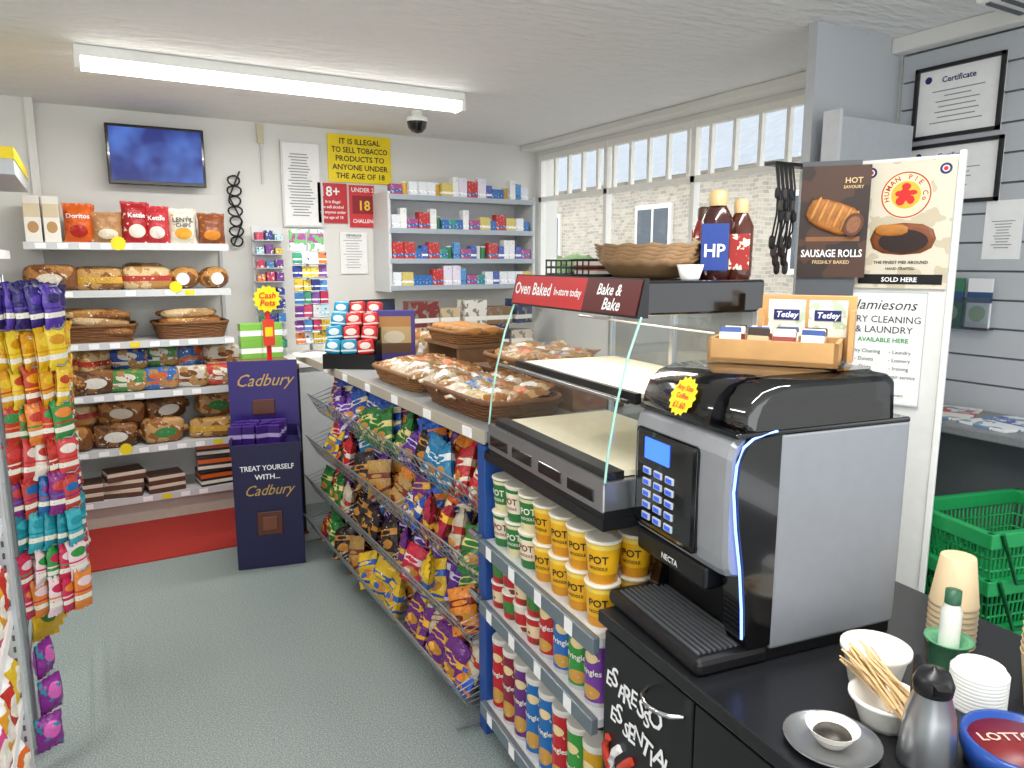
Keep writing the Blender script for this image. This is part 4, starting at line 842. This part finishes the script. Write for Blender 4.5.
O('bottle_body',MB().lathe([(.018,.03),(.018,.12),(.013,.135),(.013,.155),(.0,.157)],mat('#eef0e6',.3)),parent=gb); O('cap',MB().lathe([(.014,.135),(.014,.16),(.0,.162)],mat('#2f5f45',.4)),parent=gb)
def tub_(x,y,z,r,h,c,lab,nm='tub'):
    O(nm,MB().lathe([(.0,.0),(r*.68,.0),(r*.74,.01),(r*.96,h*.85),(r*1.06,h*.9),(r*1.06,h),(r*.95,h),(r*.7,.012),(.0,.01)],mat(c,.4),28),(x,y,z),label=lab,cat='bowl')
tub_(1.18,.735,KZ,.056,.08,'#ece6d8','wide cream plastic tub behind the stirrers','serving_tub')
tub_(1.10,.66,KZ,.055,.05,'#f1eee6','white plastic tub holding wooden stirrers','stirrer_tub')
stk=MB().box(-.07,.07,-.0022,.0022,-.0007,.0007,mat('#cfae7c',.6)).mesh('stirrer')
SD=rad(78)
for i in range(34):
    O('wooden_stirrer',stk,(1.10+U_(-.03,.03),.66+U_(-.025,.025),KZ+.066+U_(-.01,.012)),SD+U_(-.3,.3),label='thin wooden coffee stirrer in a loose bundle',cat='stirrer',group='wooden stirrers in the bundle',tilt=U_(-.4,.4),roll=-.22+U_(-.12,.12))
O('steel_saucer',MB().lathe([(.0,.004),(.03,.003),(.05,.004),(.072,.012),(.074,.014),(.07,.008),(.05,.0),(.0,.0)],STEEL,30),(.972,.665,KZ),label='brushed steel saucer on the black worktop',cat='saucer')
cbw=E('ceramic_bowl',(.972,.665,KZ+.006),0,'small white bowl with a dark coin filled middle','bowl')
O('bowl_shell',MB().lathe([(.0,.0),(.022,.0),(.038,.026),(.041,.028),(.037,.026),(.032,.014),(.0,.006)],mat('#f1ece2',.25),26),parent=cbw)
O('coins',MB().lathe([(.030,.012),(.026,.018),(.0,.02)],mat('#3a342e',.4,.3,var=.9,sc=120),20),parent=cbw)
jg=E('milk_jug',(1.06,.565,KZ),rad(-40),'stainless steel milk flask with a black handle and lid','jug')
O('flask',MB().lathe([(.0,0),(.040,0),(.041,.01),(.035,.085),(.025,.12),(.026,.125)],STEEL,26),parent=jg)
O('lid',MB().lathe([(.027,.12),(.029,.135),(.022,.152),(.006,.156),(.0,.163)],BLACK,22),parent=jg)
O('spout',MB().prism([(-.043,.145),(-.02,.12),(-.02,.145)],-.01,.01,BLACK),parent=jg)
O('handle',MB().tube([(0,.025,.13),(0,.058,.14),(0,.066,.1),(0,.056,.04),(0,.040,.03)],.008,BLACK,8),parent=jg)
lt=E('lottery_dish',(1.165,.485,KZ),rad(-30),'round blue rimmed lottery tray with dark red face','dish')
O('rim',MB().lathe([(.0,.0),(.07,.0),(.080,.03),(.080,.05),(.072,.05),(.068,.036),(.0,.036)],mat('#20499a',.3),32),parent=lt)
fc=MB().lathe([(.0,.037),(.070,.037),(.070,.041),(.0,.041)],mat('#7a1c22',.4),30)
v,f_,w_=tmesh('LOTTO',True,0); fc.add([(a*.026-.008,b_*.026+.012,.0425) for a,b_ in v],f_,mat('#e6b9a8',.5)); O('face_plate',fc,parent=lt)
O('blue_canister',MB().lathe([(.035,0),(.036,.2),(.03,.21),(.0,.212)],mat('#1d2f52',.4)),(1.50,.60,KZ),label='dark blue cylindrical canister on the worktop',cat='canister')
# ------------------------------------------------------------------ lights
wd=bpy.data.worlds.new('world'); SC.world=wd; wd.use_nodes=True; bg=wd.node_tree.nodes['Background']; bg.inputs[0].default_value=(.94,.97,1,1); bg.inputs[1].default_value=2.3
def area(n,loc,rot,sx,sy,p,c=(1,1,1)):
    l=bpy.data.lights.new(n,'AREA'); l.shape='RECTANGLE'; l.size=sx; l.size_y=sy; l.energy=p; l.color=c; o=bpy.data.objects.new(n,l); col.objects.link(o); o.location=loc; o.rotation_euler=rot; return o
area('batten_lamp',(.92,3.65,2.26),(0,0,0),1.7,.08,32,(1,.98,.95)); area('batten_lamp',(.9,.6,2.26),(0,0,0),1.7,.08,30,(1,.98,.95)); area('batten_lamp',(-1.2,2.2,2.26),(0,0,math.pi/2),1.7,.08,26,(1,.98,.95))  # later lamps belong to the unseen battens added to brighten the room
SC.view_settings.view_transform='Standard'
